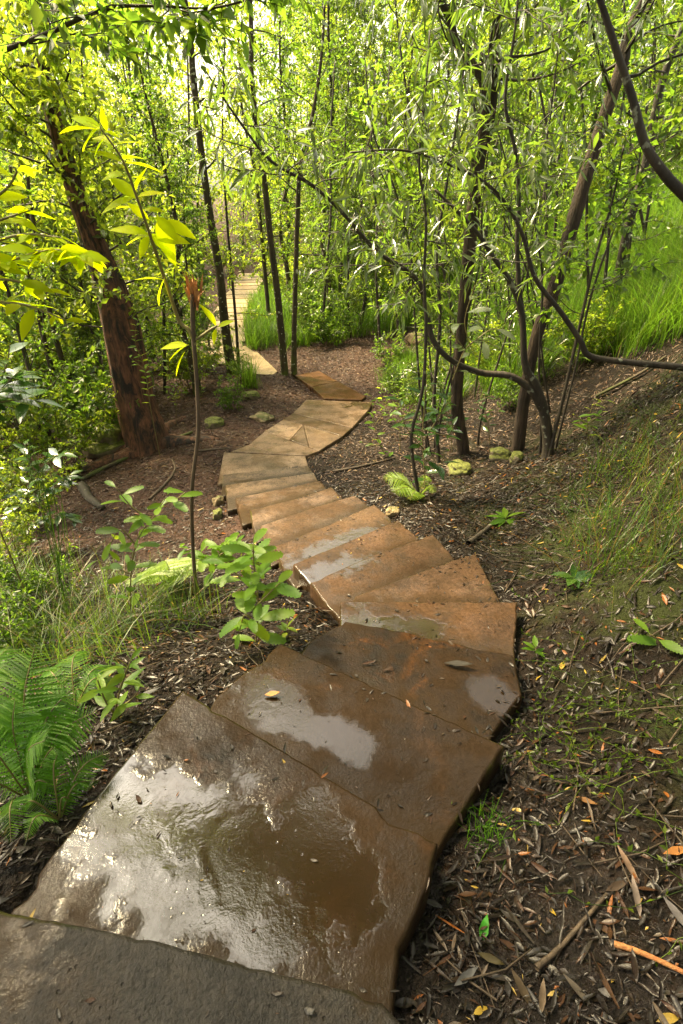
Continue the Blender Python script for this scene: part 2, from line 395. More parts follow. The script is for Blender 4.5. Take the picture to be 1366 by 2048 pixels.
M['rock_bare'] = rock_mat('sandstone_rock', (.26, .19, .1), (.1, .11, .02), .05)

# ------------------------------------------------------------------ stone slabs: plan outlines
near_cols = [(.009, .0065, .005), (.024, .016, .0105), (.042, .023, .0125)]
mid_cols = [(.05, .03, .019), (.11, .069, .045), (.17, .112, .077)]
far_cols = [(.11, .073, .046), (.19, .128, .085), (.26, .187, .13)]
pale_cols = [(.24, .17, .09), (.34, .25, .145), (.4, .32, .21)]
SLABS = []      # (poly Nx2, z, thickness, matkey, label)
def slab(poly, z, mat, label, th=.13, name='stone_step', cat='step', group='stone steps of the stairway', shrink=0.):
    SLABS.append(dict(poly=np.array(poly, float), z=z, th=th, mat=mat, label=label, name=name, cat=cat, group=group, shrink=shrink))
def pz(z, *pp): return [tuple(atz(px, py, z)[:2]) for px, py in pp]
STONE = {}
def st(key, *args, **kw): STONE[key] = (args, kw); M[key] = stone_mat(*args, **kw)
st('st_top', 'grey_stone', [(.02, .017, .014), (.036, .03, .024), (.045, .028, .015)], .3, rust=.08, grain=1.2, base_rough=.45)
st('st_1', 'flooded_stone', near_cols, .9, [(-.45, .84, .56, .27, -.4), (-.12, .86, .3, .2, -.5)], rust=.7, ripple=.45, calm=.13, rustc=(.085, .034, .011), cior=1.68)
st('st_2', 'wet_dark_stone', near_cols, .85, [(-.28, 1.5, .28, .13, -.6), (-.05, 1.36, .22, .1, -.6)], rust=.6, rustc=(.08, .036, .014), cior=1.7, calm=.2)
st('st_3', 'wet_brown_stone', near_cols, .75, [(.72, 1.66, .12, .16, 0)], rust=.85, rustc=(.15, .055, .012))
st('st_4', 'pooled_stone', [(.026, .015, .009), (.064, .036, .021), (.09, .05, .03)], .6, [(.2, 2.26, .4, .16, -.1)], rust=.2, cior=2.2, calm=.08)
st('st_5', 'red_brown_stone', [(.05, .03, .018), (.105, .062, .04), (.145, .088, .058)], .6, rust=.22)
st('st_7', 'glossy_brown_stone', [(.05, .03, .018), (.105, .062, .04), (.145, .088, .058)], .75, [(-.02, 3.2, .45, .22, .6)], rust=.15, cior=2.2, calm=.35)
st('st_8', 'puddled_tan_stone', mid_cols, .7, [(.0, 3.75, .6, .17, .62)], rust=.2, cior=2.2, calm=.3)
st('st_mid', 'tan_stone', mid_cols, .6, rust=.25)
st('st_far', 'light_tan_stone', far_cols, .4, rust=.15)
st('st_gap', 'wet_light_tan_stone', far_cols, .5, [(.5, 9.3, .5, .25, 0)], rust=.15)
st('st_orange', 'orange_stone', [(.06, .028, .013), (.14, .062, .028), (.2, .11, .06)], .6, rust=.35)
st('st_pale', 'pale_sandstone', pale_cols, .05, rust=.08)

slab(pz(0, (-120, 1795), (0, 1815), (130, 1843), (300, 1876), (500, 1930), (640, 1965), (735, 1986), (765, 2002), (805, 2048))+[(.2, .2), (.15, -.4), (-1.3, -.35)], 0, 'st_top',
     'grey dry-topped stone step cut off by the bottom edge of the photo', .12)
slab(pz(-.12, (20, 1812), (190, 1590), (365, 1378), (600, 1520), (875, 1688), (865, 1755), (800, 1900))+[(.1, .35), (-1.0, .5)], -.12, 'st_1',
     'large flooded stone step holding a brown puddle, second from the bottom edge', .14)
slab(pz(-.24, (435, 1388), (560, 1285), (780, 1385), (1010, 1490), (885, 1685))+[(.24, .8), (-.6, 1.38)], -.24, 'st_2',
     'dark wet stone step with a brown leaf on it, third from the bottom edge', .14)
slab(pz(-.35, (620, 1282), (690, 1241), (830, 1266), (960, 1297), (1030, 1306), (1045, 1390), (985, 1470))+[(.58, 1.25), (-.3, 1.78)], -.35, 'st_3',
     'brown stone step with rusty orange right end, fourth from the bottom edge', .14)
slab(pz(-.46, (680, 1200), (860, 1202), (1036, 1204), (1030, 1300))+[(.9, 1.84), (.0, 2.08), (-.01, 2.2)], -.46, 'st_4',
     'stone step with a dark mirror-like puddle along its left half', .15)
slab(pz(-.56, (710, 1192), (950, 1104), (1000, 1200))+[(1.06, 2.36), (-.02, 2.38)], -.56, 'st_5',
     'wedge-shaped reddish stone step where the stairs turn', .15)
slab(pz(-.67, (620, 1163), (740, 1112), (866, 1069), (903, 1110))+[(.92, 2.98), (.02, 2.48), (-.1, 2.68)], -.67, 'st_7',
     'stone step with a white glare of wet sky on its left half')
slab(pz(-.78, (585, 1129), (690, 1085), (796, 1039), (838, 1075))+[(.73, 3.42), (-.14, 2.83), (-.24, 3.05)], -.78, 'st_7',
     'brown stone step with mossy right corner and overhanging left end', .16)
slab(pz(-.89, (550, 1091), (650, 1052), (748, 1009), (780, 1036))+[(.52, 3.84), (-.36, 3.12), (-.46, 3.34)], -.89, 'st_8',
     'stone step with orange right corner and a bright strip of puddle', .17)
slab(pz(-.98, (520, 1052), (612, 1020), (710, 990), (738, 1012))+[(.36, 4.3), (-.6, 3.55)], -.98, 'st_mid',
     'tan stone step just above the one with the orange corner')
slab(pz(-1.07, (500, 1020), (590, 998), (663, 974), (680, 992))+[(.12, 4.7), (-.8, 4.05)], -1.07, 'st_mid',
     'tan stone step with a dark diagonal crack line along its edge')
slab(pz(-1.16, (470, 995), (640, 961), (652, 975))+[(-.12, 5.06), (-1.02, 4.5)], -1.16, 'st_mid',
     'narrow tan stone step, third one up from the landing')
slab(pz(-1.25, (450, 970), (628, 944), (637, 962))+[(-.24, 5.4), (-1.27, 4.95)], -1.25, 'st_far',
     'narrow tan stone step, second one up from the landing')
slab(pz(-1.34, (446, 949), (615, 930), (627, 945))+[(-.34, 5.8), (-1.46, 5.45)], -1.34, 'st_far',
     'narrow tan stone step directly above the landing edge with a water line')
pv = dict(name='paving_slab', cat='paving slab', group='paving slabs of the landing', shrink=.004)
slab(pz(-1.42, (447, 904), (530, 908), (612, 912), (617, 931))+[(-.42, 6.25), (-1.62, 5.95)], -1.42, 'st_far', 'paving slab at the front of the landing with a water-filled edge', **pv)
slab(pz(-1.42, (461, 903), (497, 889), (546, 908)), -1.42, 'st_far', 'small triangular paving slab at the left of the landing', **pv)
slab(pz(-1.42, (497, 889), (530, 862), (638, 902), (614, 911), (546, 908)), -1.42, 'st_far', 'broad paving slab just in front of the cracked slab', **pv)
slab(pz(-1.44, (530, 862), (567, 838), (607, 849.5), (580, 880)), -1.44, 'st_far', 'left piece of the cracked paving slab', **pv)
slab(pz(-1.44, (580, 880), (607, 849.5), (618, 894.5)), -1.44, 'st_far', 'triangular middle piece of the cracked paving slab', **pv)
slab(pz(-1.44, (618, 894.5), (607, 849.5), (686, 872), (638, 902)), -1.44, 'st_far', 'right piece of the cracked paving slab', **pv)
slab(pz(-1.46, (567, 838), (586, 826), (705, 855), (686, 872)), -1.46, 'st_gap', 'narrow paving slab between the cracked slab and the far slab', **pv)
slab(pz(-1.46, (586, 826), (612, 799), (747, 804), (737, 820), (705, 855)), -1.46, 'st_gap', 'farthest paving slab of the landing with a glaring wet corner', **pv)
pv2 = dict(name='paving_slab', cat='paving slab', group='wet orange slabs beyond the landing', shrink=.01)
slab(pz(-1.55, (589, 751), (638, 741), (676, 762), (622, 774)), -1.55, 'st_orange', 'farther wet orange slab, beside the twin trunks', **pv2)
slab(pz(-1.55, (622, 774), (676, 762), (733, 792), (724, 800), (647, 797)), -1.55, 'st_orange', 'nearer wet orange slab, right behind the landing', **pv2)
# distant path
ORD = ['first', 'second', 'third', 'fourth', 'fifth', 'sixth', 'seventh', 'eighth', 'ninth', 'tenth', 'eleventh', 'twelfth', 'thirteenth', 'fourteenth', 'fifteenth', 'sixteenth', 'seventeenth', 'eighteenth', 'nineteenth', 'twentieth'] + ['twenty-' + q for q in ('first', 'second', 'third', 'fourth', 'fifth', 'sixth', 'seventh', 'eighth', 'ninth')]
slab(pz(-1.55, (476, 706), (514, 703), (555, 742), (546, 750), (482, 747)), -1.55, 'st_pale', 'pale sunlit slab between the lichen trunk and the twin trunks', name='paving_slab', cat='paving slab', group='pale slabs of the distant path')
cl = [(-2.35, 12.7), (-3.3, 14.6), (-3.75, 17.2), (-4.15, 20), (-4.35, 23), (-4.7, 27.5), (-5.3, 33)]
clx = np.array(cl); cd = np.concatenate(([0], np.cumsum(np.linalg.norm(np.diff(clx, axis=0), axis=1))))
dd = 0.35; k = 0; zz = -1.55
while dd < cd[-1]-.4:
    ln = [.9, .75, .85][k % 3]*(1.0 if dd < 3 else 1.0+.25*math.sin(k*5.3)+.5)
    a = np.array([np.interp(dd, cd, clx[:, 0]), np.interp(dd, cd, clx[:, 1])]); e = np.array([np.interp(dd+ln, cd, clx[:, 0]), np.interp(dd+ln, cd, clx[:, 1])])
    t = unit(e-a); s = np.array((t[1], -t[0])); wd = .58+.06*math.sin(k*2.3)+.012*k
    if a[1] > 17.5: zz += .022; e = e+t*.05
    jit = .05*math.sin(k*3.1)
    slab([a-s*wd+t*jit, a+s*wd-t*jit, e+s*wd+t*.04, e-s*wd-t*.03], zz, 'st_pale', f'{ORD[k]} pale slab of the distant path counting away from the lichen trunk',
         th=.16, name='paving_slab' if zz < -1.5 else 'stone_step', cat='paving slab' if zz < -1.5 else 'step', group='pale slabs of the distant path', shrink=.012)
    dd += ln*1.0; k += 1

FRONT = [tuple(np.array(q) for q in pz(z, *pp)) for z, pp in [(0, ((0, 1815), (765, 2002))), (-.12, ((365, 1378), (875, 1688))), (-.24, ((560, 1285), (1010, 1490))), (-.35, ((690, 1241), (1030, 1306))), (-.46, ((680, 1200), (1036, 1204))),
    (-.56, ((710, 1192), (950, 1104))), (-.67, ((620, 1163), (866, 1069))), (-.78, ((585, 1129), (796, 1039))), (-.89, ((550, 1091), (748, 1009))), (-.98, ((520, 1052), (710, 990))), (-1.07, ((500, 1020), (663, 974))), (-1.16, ((470, 995), (640, 961))), (-1.25, ((450, 970), (628, 944)))]]
# ------------------------------------------------------------------ terrain
ctrl = []
def cp(x, y, z): ctrl.append((x, y, z))
def cpp(px, py, z): q = atz(px, py, z); cp(*q)
for s in SLABS:
    c = s['poly'].mean(0); cp(c[0], c[1], s['z']-.07)
for a in [(-1.3, .6, -.12), (-1.0, 1.5, -.3), (-.75, 1.9, -.42), (-.45, 2.35, -.55), (-.5, 2.8, -.72), (-.8, 3.2, -.98), (-1.0, 3.7, -1.12), (-1.3, 4.3, -1.25), (-1.75, 5.2, -1.4), (-2.0, 6.2, -1.48), (-2.0, 7.2, -1.5), (-1.6, 8.2, -1.5),
          (.35, .5, -.2), (.5, .95, -.32), (.95, 1.6, -.4), (1.2, 2.3, -.48), (1.15, 3.0, -.6), (1.0, 3.6, -.74), (.75, 4.2, -.88), (.5, 4.8, -1.0), (.25, 5.4, -1.15), (.1, 6, -1.25), (.3, 7, -1.35), (.7, 8.2, -1.45), (1.1, 9.5, -1.48),
          (.8, .2, .05), (1.2, .9, .05), (1.7, 1.5, .12), (1.5, 2.2, -.2), (2.1, 2.6, .15), (2.4, 1.2, .95), (3.2, 2.5, 1.2), (1.9, 3.6, -.5), (2.6, 4.2, .0), (3.4, 4.2, .8), (1.6, 5, -.9), (2.5, 5.5, -.75), (1.6, 6.25, -1.1), (3.4, 6, -.25), (4.6, 5.2, 1.3), (2.2, 8, -1.0), (4.2, 8, .1), (6, 7.5, 1.3),
          (2.5, 11, -1.2), (5, 11, .2), (2.5, 15, -1.0), (0, 13, -1.4), (0, 16, -1.3), (6, 15, 1.0), (9, 10, 2.2), (8, 5, 2.6), (6, 0, 2.4), (1.5, -2, .6), (-1.2, -1.5, .15), (12, 18, 2.6), (18, 8, 4.2), (14, -2, 4.5),
          (-2.2, 2, -.75), (-2.2, 3, -1.1), (-3.2, 3.8, -1.3), (-2.7, 5, -1.45), (-3.2, 7.8, -1.65), (-5.6, 9.4, -1.8), (-2.0, 10, -1.5), (-1.2, 11.7, -1.5), (-2.6, 12, -1.55), (-4, 1, -.9), (-4.5, 5, -1.7), (-8, 7, -2.0), (-9, 14, -2.0), (-6, 16, -1.7), (-2, 18, -1.4),
          (-6, 25, -1.4), (-2.5, 25, -1.35), (-5.5, 32, -1.15), (2, 24, -.4), (8, 26, 1.6), (-14, 25, -1.4), (-10, 0, -1.6), (-3, -3, -.2), (-20, 12, -2.2), (-6, 38, .0), (6, 40, 2.5), (-20, 40, .4), (22, 36, 4.5), (-35, 20, -1.6), (35, 15, 6), (35, -10, 7), (-35, -10, -2), (0, -15, 1.5), (0, 70, 4), (-45, 60, 2.5), (45, 60, 7)]:
    cp(*a)
ctrl = np.array(ctrl)
def _U(r2): return r2*np.log(r2+1e-9)*.5
_n = len(ctrl); _A = np.zeros((_n+3, _n+3)); _d2 = ((ctrl[:, None, :2]-ctrl[None, :, :2])**2).sum(-1)
_A[:_n, :_n] = _U(_d2)+np.eye(_n)*.02; _A[:_n, _n] = 1; _A[:_n, _n+1:] = ctrl[:, :2]; _A[_n:, :_n] = _A[:_n, _n:].T
_W = np.linalg.solve(_A, np.concatenate((ctrl[:, 2], np.zeros(3))))
def sdist(poly, X, Y):
    """signed distance to polygon, negative inside"""
    n = len(poly); best = np.full(X.shape, 1e9); ins = np.zeros(X.shape, bool)
    for i in range(n):
        ax, ay = poly[i]; bx, by = poly[(i+1) % n]; ex, ey = bx-ax, by-ay
        t = np.clip(((X-ax)*ex+(Y-ay)*ey)/(ex*ex+ey*ey+1e-12), 0, 1)
        best = np.minimum(best, (X-ax-ex*t)**2+(Y-ay-ey*t)**2)
        c = ((ay > Y) != (by > Y)) & (X < ex*(Y-ay)/(ey if abs(ey) > 1e-12 else 1e-12)+ax)
        ins ^= c
    d = np.sqrt(best); return np.where(ins, -d, d)
def hgt(X, Y, rough=True):
    X = np.asarray(X, float); Y = np.asarray(Y, float); sh = X.shape; X = X.ravel(); Y = Y.ravel()
    x = np.clip(X, -45, 45); y = np.clip(Y, -15, 70)
    Z = np.zeros(len(X))
    for i in range(0, len(X), 20000):
        q = slice(i, i+20000)
        d2 = (x[q, None]-ctrl[None, :, 0])**2+(y[q, None]-ctrl[None, :, 1])**2
        Z[q] = _U(d2)@_W[:_n]+_W[_n]+_W[_n+1]*x[q]+_W[_n+2]*y[q]
    nz = np.array([mnoise.noise((a*1.1, b*1.1, 0))*.05+mnoise.noise((a*4, b*4, 3))*.02+mnoise.noise((a*13, b*13, 7))*.007 for a, b in zip(X, Y)])
    Z = Z+nz*(np.clip(1+np.hypot(X, Y-4)*.05, 1, 4)+1.2*np.clip((X-1)/.8, 0, 1)*(Y < 7))
    # never stand proud of a slab, and meet its flank
    for s in SLABS:
        p = s['poly']; lo = p.min(0)-.3; hi = p.max(0)+.3
        m = (X > lo[0]) & (X < hi[0]) & (Y > lo[1]) & (Y < hi[1])
        if not m.any(): continue
        d = sdist(p, X[m], Y[m]); lim = s['z']-.055+np.clip(d, 0, .3)*.5
        w_ = np.clip(1-d/.25, 0, 1)
        Z[m] = np.where(Z[m] > lim, Z[m]*(1-w_)+lim*w_, Z[m])
        Z[m] = np.where(d < .02, np.minimum(Z[m], s['z']-.06), Z[m])
    return Z.reshape(sh)
def axis(lo, hi, c0, c1, fine, grow):
    a = [c0]
    while a[-1] < c1: a.append(a[-1]+fine)
    st = fine
    while a[-1] < hi: st *= grow; a.append(a[-1]+st)
    b = [c0]; st = fine
    while b[-1] > lo: st *= grow; b.append(b[-1]-st)
    return np.array(sorted(set(b+a)))
gx = axis(-260, 260, -2.6, 2.6, .05, 1.055); gy = axis(-120, 320, -.4, 6.5, .05, 1.045)
GX, GY = np.meshgrid(gx, gy); GZ = hgt(GX, GY)
nx, ny = len(gx), len(gy)
ii = (np.arange(ny-1)[:, None]*nx+np.arange(nx-1)[None]).ravel()
gq = np.stack((ii, ii+1, ii+nx+1, ii+nx), -1)
acc = Acc(); acc.add(np.stack((GX, GY, GZ), -1).reshape(-1, 3), gq)
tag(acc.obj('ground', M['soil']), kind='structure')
def gz(x, y):
    """fast bilinear lookup in the terrain grid"""
    x = np.atleast_1d(np.asarray(x, float)); y = np.atleast_1d(np.asarray(y, float))
    i = np.clip(np.searchsorted(gx, x)-1, 0, nx-2); j = np.clip(np.searchsorted(gy, y)-1, 0, ny-2)
    u = (x-gx[i])/(gx[i+1]-gx[i]); v = (y-gy[j])/(gy[j+1]-gy[j])
    return GZ[j, i]*(1-u)*(1-v)+GZ[j, i+1]*u*(1-v)+GZ[j+1, i]*(1-u)*v+GZ[j+1, i+1]*u*v
def gnormal(x, y):
    e = .06; dx = (gz(x+e, y)-gz(x-e, y))/(2*e); dy = (gz(x, y+e)-gz(x, y-e))/(2*e)
    return unit(np.stack((-dx, -dy, np.ones_like(dx)), -1))
def gnd(px, py):
    """ground point seen at a photo pixel"""
    d = ray(px, py); t = np.arange(.8, 60, .01); Q = CAM+t[:, None]*d
    below = Q[:, 2] < gz(Q[:, 0], Q[:, 1]); k = np.argmax(below) if below.any() else len(t)-1
    return Q[k]
def slab_mask(x, y, margin=0.):
    m = np.zeros(len(x), bool)
    for s in SLABS: m |= sdist(s['poly'], x, y) < margin
    return m

# ------------------------------------------------------------------ build the slabs
def build_slab(s):
    jk = .25 if s['name'] == 'paving_slab' else .9
    if np.ptp(s['poly'][:, 0])*np.ptp(s['poly'][:, 1]) < .6 and s['name'] == 'paving_slab' and s['poly'][:, 1].mean() < 9: jk, s['shrink'] = .03, .0015
    p = s['poly']
    if (p[:, 0]*np.roll(p[:, 1], -1)-np.roll(p[:, 0], -1)*p[:, 1]).sum() < 0: p = p[::-1]
    c = p.mean(0)
    far = c[1] > 11
    step = .12 if far else (.03 if c[1] < 4 else .06)
    pts = []
    for i in range(len(p)):
        a, b = p[i], p[(i+1) % len(p)]; L = np.linalg.norm(b-a); k = max(1, int(L/step))
        for q in range(k): pts.append(a+(b-a)*q/k)
    pts = np.array(pts); n = len(pts)
    tg = unit(np.roll(pts, -1, 0)-np.roll(pts, 1, 0)); nin = np.stack((-tg[:, 1], tg[:, 0]), -1)
    w_ = np.array([mnoise.noise((a*4, b*4, s['z']*9))*.009+mnoise.noise((a*22, b*22, 1))*.006+max(0, mnoise.noise((a*9, b*9, 4))-.25)*.06 for a, b in pts])
    pts = pts+nin*(np.abs(w_)*jk+s['shrink'])[:, None]
    def ring(ins, z, zj=0, amp=.004):
        q = pts+nin*ins
        zz = z+np.array([mnoise.noise((a*6, b*6, 2))*amp+zj*mnoise.noise((a*20, b*20, 8)) for a, b in q])
        return np.column_stack((q, zz))
    z = s['z']
    rings = [ring(-.004, z-s['th']), ring(-.004, z-.035), ring(0, z-.01, .003), ring(.004, z-.003, .0015), ring(.012, z, 0, 0)]
    V = np.concatenate(rings); F = []
    if not far and s['name'] == 'stone_step': V[:, 2] += (V[:, 0]-c[0])*.012*math.sin(s['z']*91)+(V[:, 1]-c[1])*.012*math.sin(s['z']*57+1)
    j = np.arange(n); j2 = (j+1) % n
    for r in range(4): F.append(np.stack((r*n+j, r*n+j2, (r+1)*n+j2, (r+1)*n+j), -1))
    me = bpy.data.meshes.new(s['name'])
    org = np.array((c[0], c[1], z-s['th']))
    me.from_pydata((V-org).tolist(), [], [list(map(int, f)) for g in F for f in g]+[[int(4*n+a) for a in j]])
    for f in me.polygons: f.use_smooth = f.index < 4*n
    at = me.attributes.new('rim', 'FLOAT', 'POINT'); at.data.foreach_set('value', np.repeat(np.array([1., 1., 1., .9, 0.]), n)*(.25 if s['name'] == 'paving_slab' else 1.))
    me.materials.append(M[s['mat']]); me.update()
    o = bpy.data.objects.new(s['name'], me); COL.objects.link(o); o.location = tuple(org)
    tag(o, s['label'], s['cat'], s['group'])
    return o
for k, s in enumerate(SLABS):
    if 1 <= k <= 13:        # each tread is coloured darker along the step above it
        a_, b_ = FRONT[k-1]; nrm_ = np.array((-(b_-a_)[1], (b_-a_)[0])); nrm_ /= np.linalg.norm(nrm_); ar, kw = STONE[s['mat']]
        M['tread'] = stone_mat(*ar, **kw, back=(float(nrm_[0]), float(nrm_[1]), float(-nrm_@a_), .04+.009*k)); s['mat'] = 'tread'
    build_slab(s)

# ------------------------------------------------------------------ trees
def branch_path(start, d, L, n, r, up=0., wander=.18):
    P = [np.array(start, float)]; d = unit(np.array(d, float))
    for i in range(n):
        d = unit(d+r.standard_normal(3)*wander+np.array((0, 0, up)))
        P.append(P[-1]+d*L/n)
    return np.array(P)
def grow_crown(r, wood, pos, path, rad, nb, f0, blen, up, ntw, twl, nl, bsides=4, f1=1.):
    """branches with twigs along a trunk path; fills wood (Acc) and pos (list of leaf anchors, twig directions)"""
    n = len(path); az = r.random()*6.28
    for k in range(nb):
        t = f0+(f1-f0)*(k+r.random()*.8)/nb; i = min(n-1.001, t*(n-1)); i0 = int(i); p = path[i0]*(1-i+i0)+path[min(n-1, i0+1)]*(i-i0)
        az += 2.4+r.normal()*.4
        L = blen*(1-.55*(t-f0)/(1-f0+1e-6))*(.65+.6*r.random())
        B = branch_path(p, (math.cos(az), math.sin(az), up+r.normal()*.25), L, 6, r, .04, .2)
        rb = min(max(.0045, .32*np.interp(t, np.linspace(0, 1, n), rad)), .017 if nb > 30 and rad[0] > .15 else .03)
        C, R = spline(B, np.linspace(rb, .003, len(B)), 8); tube(wood, C, R, bsides)
        for q in range(ntw):
            s = .2+.8*(q+r.random()*.7)/ntw; j = min(len(C)-1.001, s*(len(C)-1)); c = C[int(j)]
            td = unit(unit(B[-1]-B[0])*.7+r.standard_normal(3)*.65+np.array((0, 0, .1)))
            tl = twl*(.6+.7*r.random())
            TP = branch_path(c, td, tl, 3, r, -.05, .2); tube(wood, TP, np.linspace(.0035, .0015, 4), 3, cap=False)
            u = (np.arange(nl)+r.random(nl))/nl*3*.999; a = u.astype(int); f = (u-a)[:, None]
            pos.append(np.hstack((TP[a]*(1-f)+TP[a+1]*f, np.repeat(unit(TP[3]-TP[0])[None], nl, 0))))
def leaf_up(r, A, tpl, L, droop, acc, spread=.9, wm=1., up=.9):
    n = len(A); P = A[:, :3]; D = unit(A[:, 3:]*.6+r.standard_normal((n, 3))*spread*.6+np.array((0, 0, -droop)))
    N = unit(np.array((0, 0, up))+r.standard_normal((n, 3))*.45)
    leaves(acc, tpl, P, D, N, L*(.6+.7*r.random(n)), wm*(.8+.4*r.random(n)))

def proto_tree(seed, H, rad, lean, nb, f0, blen, up, ntw, twl, nl, tpl, L, droop, lmat, bmat, name, wm=1.):
    r = np.random.default_rng(seed)
    root = empty(name, (0, 0, 0))
    n = 7; pts = [(0, 0, -.15)]
    for k in range(1, n):
        z = H*k/(n-1); pts.append((lean*z+r.normal()*.1*k/n*H*.2, r.normal()*.05*H*.2, z))
    P, R = spline(pts, rad*np.linspace(1, .12, n)**.8, 22)
    a = Acc(); R = R.copy(); R[0] *= 1.35; R[1] *= 1.12
    tube(a, P, R, 7, .03); a.obj('trunk', M[bmat], root)
    wa = Acc(); pos = []
    grow_crown(r, wa, pos, P, R, nb, f0, blen, up, ntw, twl, nl)
    A = np.concatenate(pos)
    la = Acc(); leaf_up(r, A, tpl, L, droop, la, wm=wm); la.obj('crown', M[lmat], root, wood=wa, wmat=M['bark_dark'])
    return root

FOREST = []
PROTOS = [
    proto_tree(11, 7.5, .055, .03, 38, .1, 1.2, .45, 8, .42, 17, T_SMALL, .095, .15, 'leaf_mid', 'bark_grey', 'sapling_tree'),
    proto_tree(12, 8.5, .075, -.05, 40, .15, 1.5, .5, 8, .42, 17, T_SMALL, .1, .2, 'leaf_light', 'bark_grey', 'sapling_tree'),
    proto_tree(13, 6.5, .045, .06, 36, .08, 1.1, .35, 8, .42, 15, T_SLIM4, .15, .35, 'leaf_slim', 'bark_dark', 'sapling_tree', 1.2),
    proto_tree(14, 9.5, .1, .02, 44, .2, 1.8, .5, 8, .45, 17, T_SMALL, .105, .2, 'leaf_mid', 'bark_lichen', 'forest_tree'),
    proto_tree(15, 7, .06, -.1, 38, .12, 1.3, .4, 8, .42, 17, T_SMALL, .09, .1, 'leaf_light', 'bark_dark', 'sapling_tree'),
]
def bush(seed, H, ns, L, tpl, lmat, nl=14, name='understory_shrub', wm=1.):
    r = np.random.default_rng(seed); root = empty(name, (0, 0, 0)); wa = Acc(); pos = []
    for s in range(ns):
        az = r.random()*6.28; B = branch_path((r.normal()*.06, r.normal()*.06, -.05), (math.cos(az)*.35, math.sin(az)*.35, 1), H*(.6+.5*r.random()), 6, r, .02, .14)
        C, R = spline(B, np.linspace(.012, .003, 7), 9); tube(wa, C, R, 4)
        grow_crown(r, wa, pos, C, R, 7, .2, .42*H**.5, .5, 4, .26, nl, 3)
    wa.obj('stems', M['twig'], root); la = Acc(); leaf_up(r, np.concatenate(pos), tpl, L, .1, la, wm=wm); la.obj('foliage', M[lmat], root)
    return root
BUSHES = [bush(31, 1.5, 5, .075, T_SMALL, 'leaf_mid'), bush(32, 1.9, 6, .08, T_SMALL, 'leaf_light'), bush(33, 1.2, 5, .085, T_SMALL, 'leaf_mid', 12), bush(34, 2.3, 5, .14, T_SLIM4, 'leaf_slim', 12, wm=1.2)]
used = set()
def place(proto, x, y, s, rz, label, cat, group):
    o = proto if id(proto) not in used else copy_tree(proto); used.add(id(proto))
    o.location = (x, y, float(gz(x, y)[0])); o.scale = (s, s, s*(.9+.2*random.random())); o.rotation_euler = (0, 0, rz)
    tag(o, label, cat, group); return o
def zone(x, y):
    px = 683+FPX*x/(y*math.cos(PITCH)+(CAMH-gz(x, y)[0])*math.sin(PITCH))
    if px < 340: return 0, 'in the bright thicket left of the burnt trunk' if px < 150 else 'in the bright thicket behind the burnt trunk'
    if px < 640: return 1, 'crowding around the pale distant path'
    if px < 960: return 2, 'in the thicket behind the straight furrowed trunk'
    return 3, 'on the grassy bank at the right'
KINDS = ['slim green sapling', 'pale green sapling', 'slender-leaved sapling', 'tall thin-trunked tree', 'leaning light green sapling']
r = np.random.default_rng(5); placed = []
tries = 0
while len(placed) < 140 and tries < 6000:
    tries += 1
    y = 9.5+28*r.random()**1.35; x = (r.random()*2-1)*(y*.85+1)
    if y < 11 and -2.6 < x < 3: continue
    if np.min(np.hypot(clx[:, 0]-x, clx[:, 1]-y)) < 1.3 and y < 28: continue
    cx_ = np.interp(y, clx[:, 1], clx[:, 0])
    if 12 < y < 28 and abs(x-cx_) < 1.0: continue
    if -1.2 < x < 5.5 and y < 15: continue
    if x > 2 and y < 13: continue
    if any(math.hypot(x-a, y-b) < (.7+.028*y) for a, b in placed): continue
    if x < -.62*y and y > 13 and r.random() < .75: continue
    if 12.5 < y < 30 and cx_-6.5 < x < cx_ and r.random() < .72: continue
    placed.append((x, y)); k = int(r.integers(0, 5)); z_, zt = zone(x, y)
    dist = 'near ' if y < 15 else ('' if y < 24 else 'distant ')
    place(PROTOS[k], x, y, min(.8+.5*r.random(), (2.6+.33*y)/[7.5, 8.5, 6.5, 9.5, 7][k]), r.random()*6.28, f'{dist}{KINDS[k]} {zt}', 'tree', f'{dist}{KINDS[k]}s {zt}')
BK = ['small-leaved green shrub', 'tall light green shrub', 'low rounded green shrub', 'slender-leaved shrub']
bp = []; tries = 0
while len(bp) < 200 and tries < 6000:
    tries += 1
    y = 6.5+24*r.random()**1.3; x = (r.random()*2-1)*(y*.85+1)
    cx_ = np.interp(y, clx[:, 1], clx[:, 0])
    if 11.5 < y < 28 and abs(x-cx_) < 1.35+.0*y: continue
    if -3.9 < x < 6 and y < (11 if x < -2.9 else 13.5): continue
    if x > .5 and y < 16 and x < 9: continue
    if -2.9 < x < -1.2 and y < 15: continue
    if any(math.hypot(x-a, y-b) < .7 for a, b in bp): continue
    bp.append((x, y)); k = int(r.integers(0, 4)); z_, zt = zone(x, y)
    dist = 'near ' if y < 13 else ('' if y < 20 else 'distant ')
    place(BUSHES[k], x, y, .7+.6*r.random(), r.random()*6.28, f'{dist}{BK[k]} {zt}', 'shrub', f'{dist}{BK[k]}s {zt}')

for q, (x, y, k, s_, rz) in enumerate([(-4.7, 6.3, 1, .62, .4), (-5.6, 7.6, 4, .8, 2.0), (-4.3, 7.2, 0, .7, 3.0), (-6.6, 9.2, 1, .7, 4.4), (-3.9, 9.6, 4, .75, 5.2), (-2.9, 10.4, 0, .6, 1.2)]):
    place(PROTOS[k], x, y, s_, rz, ['pale sapling at the left edge in front of the burnt trunk', 'leaning pale sapling behind the left edge stems', 'dense small-leaved sapling just left of the burnt trunk', 'pale sapling in the sun far left of the burnt trunk', 'pale sapling directly behind the burnt trunk', 'small green sapling right behind the burnt trunk'][q], 'tree', 'saplings around the burnt trunk')
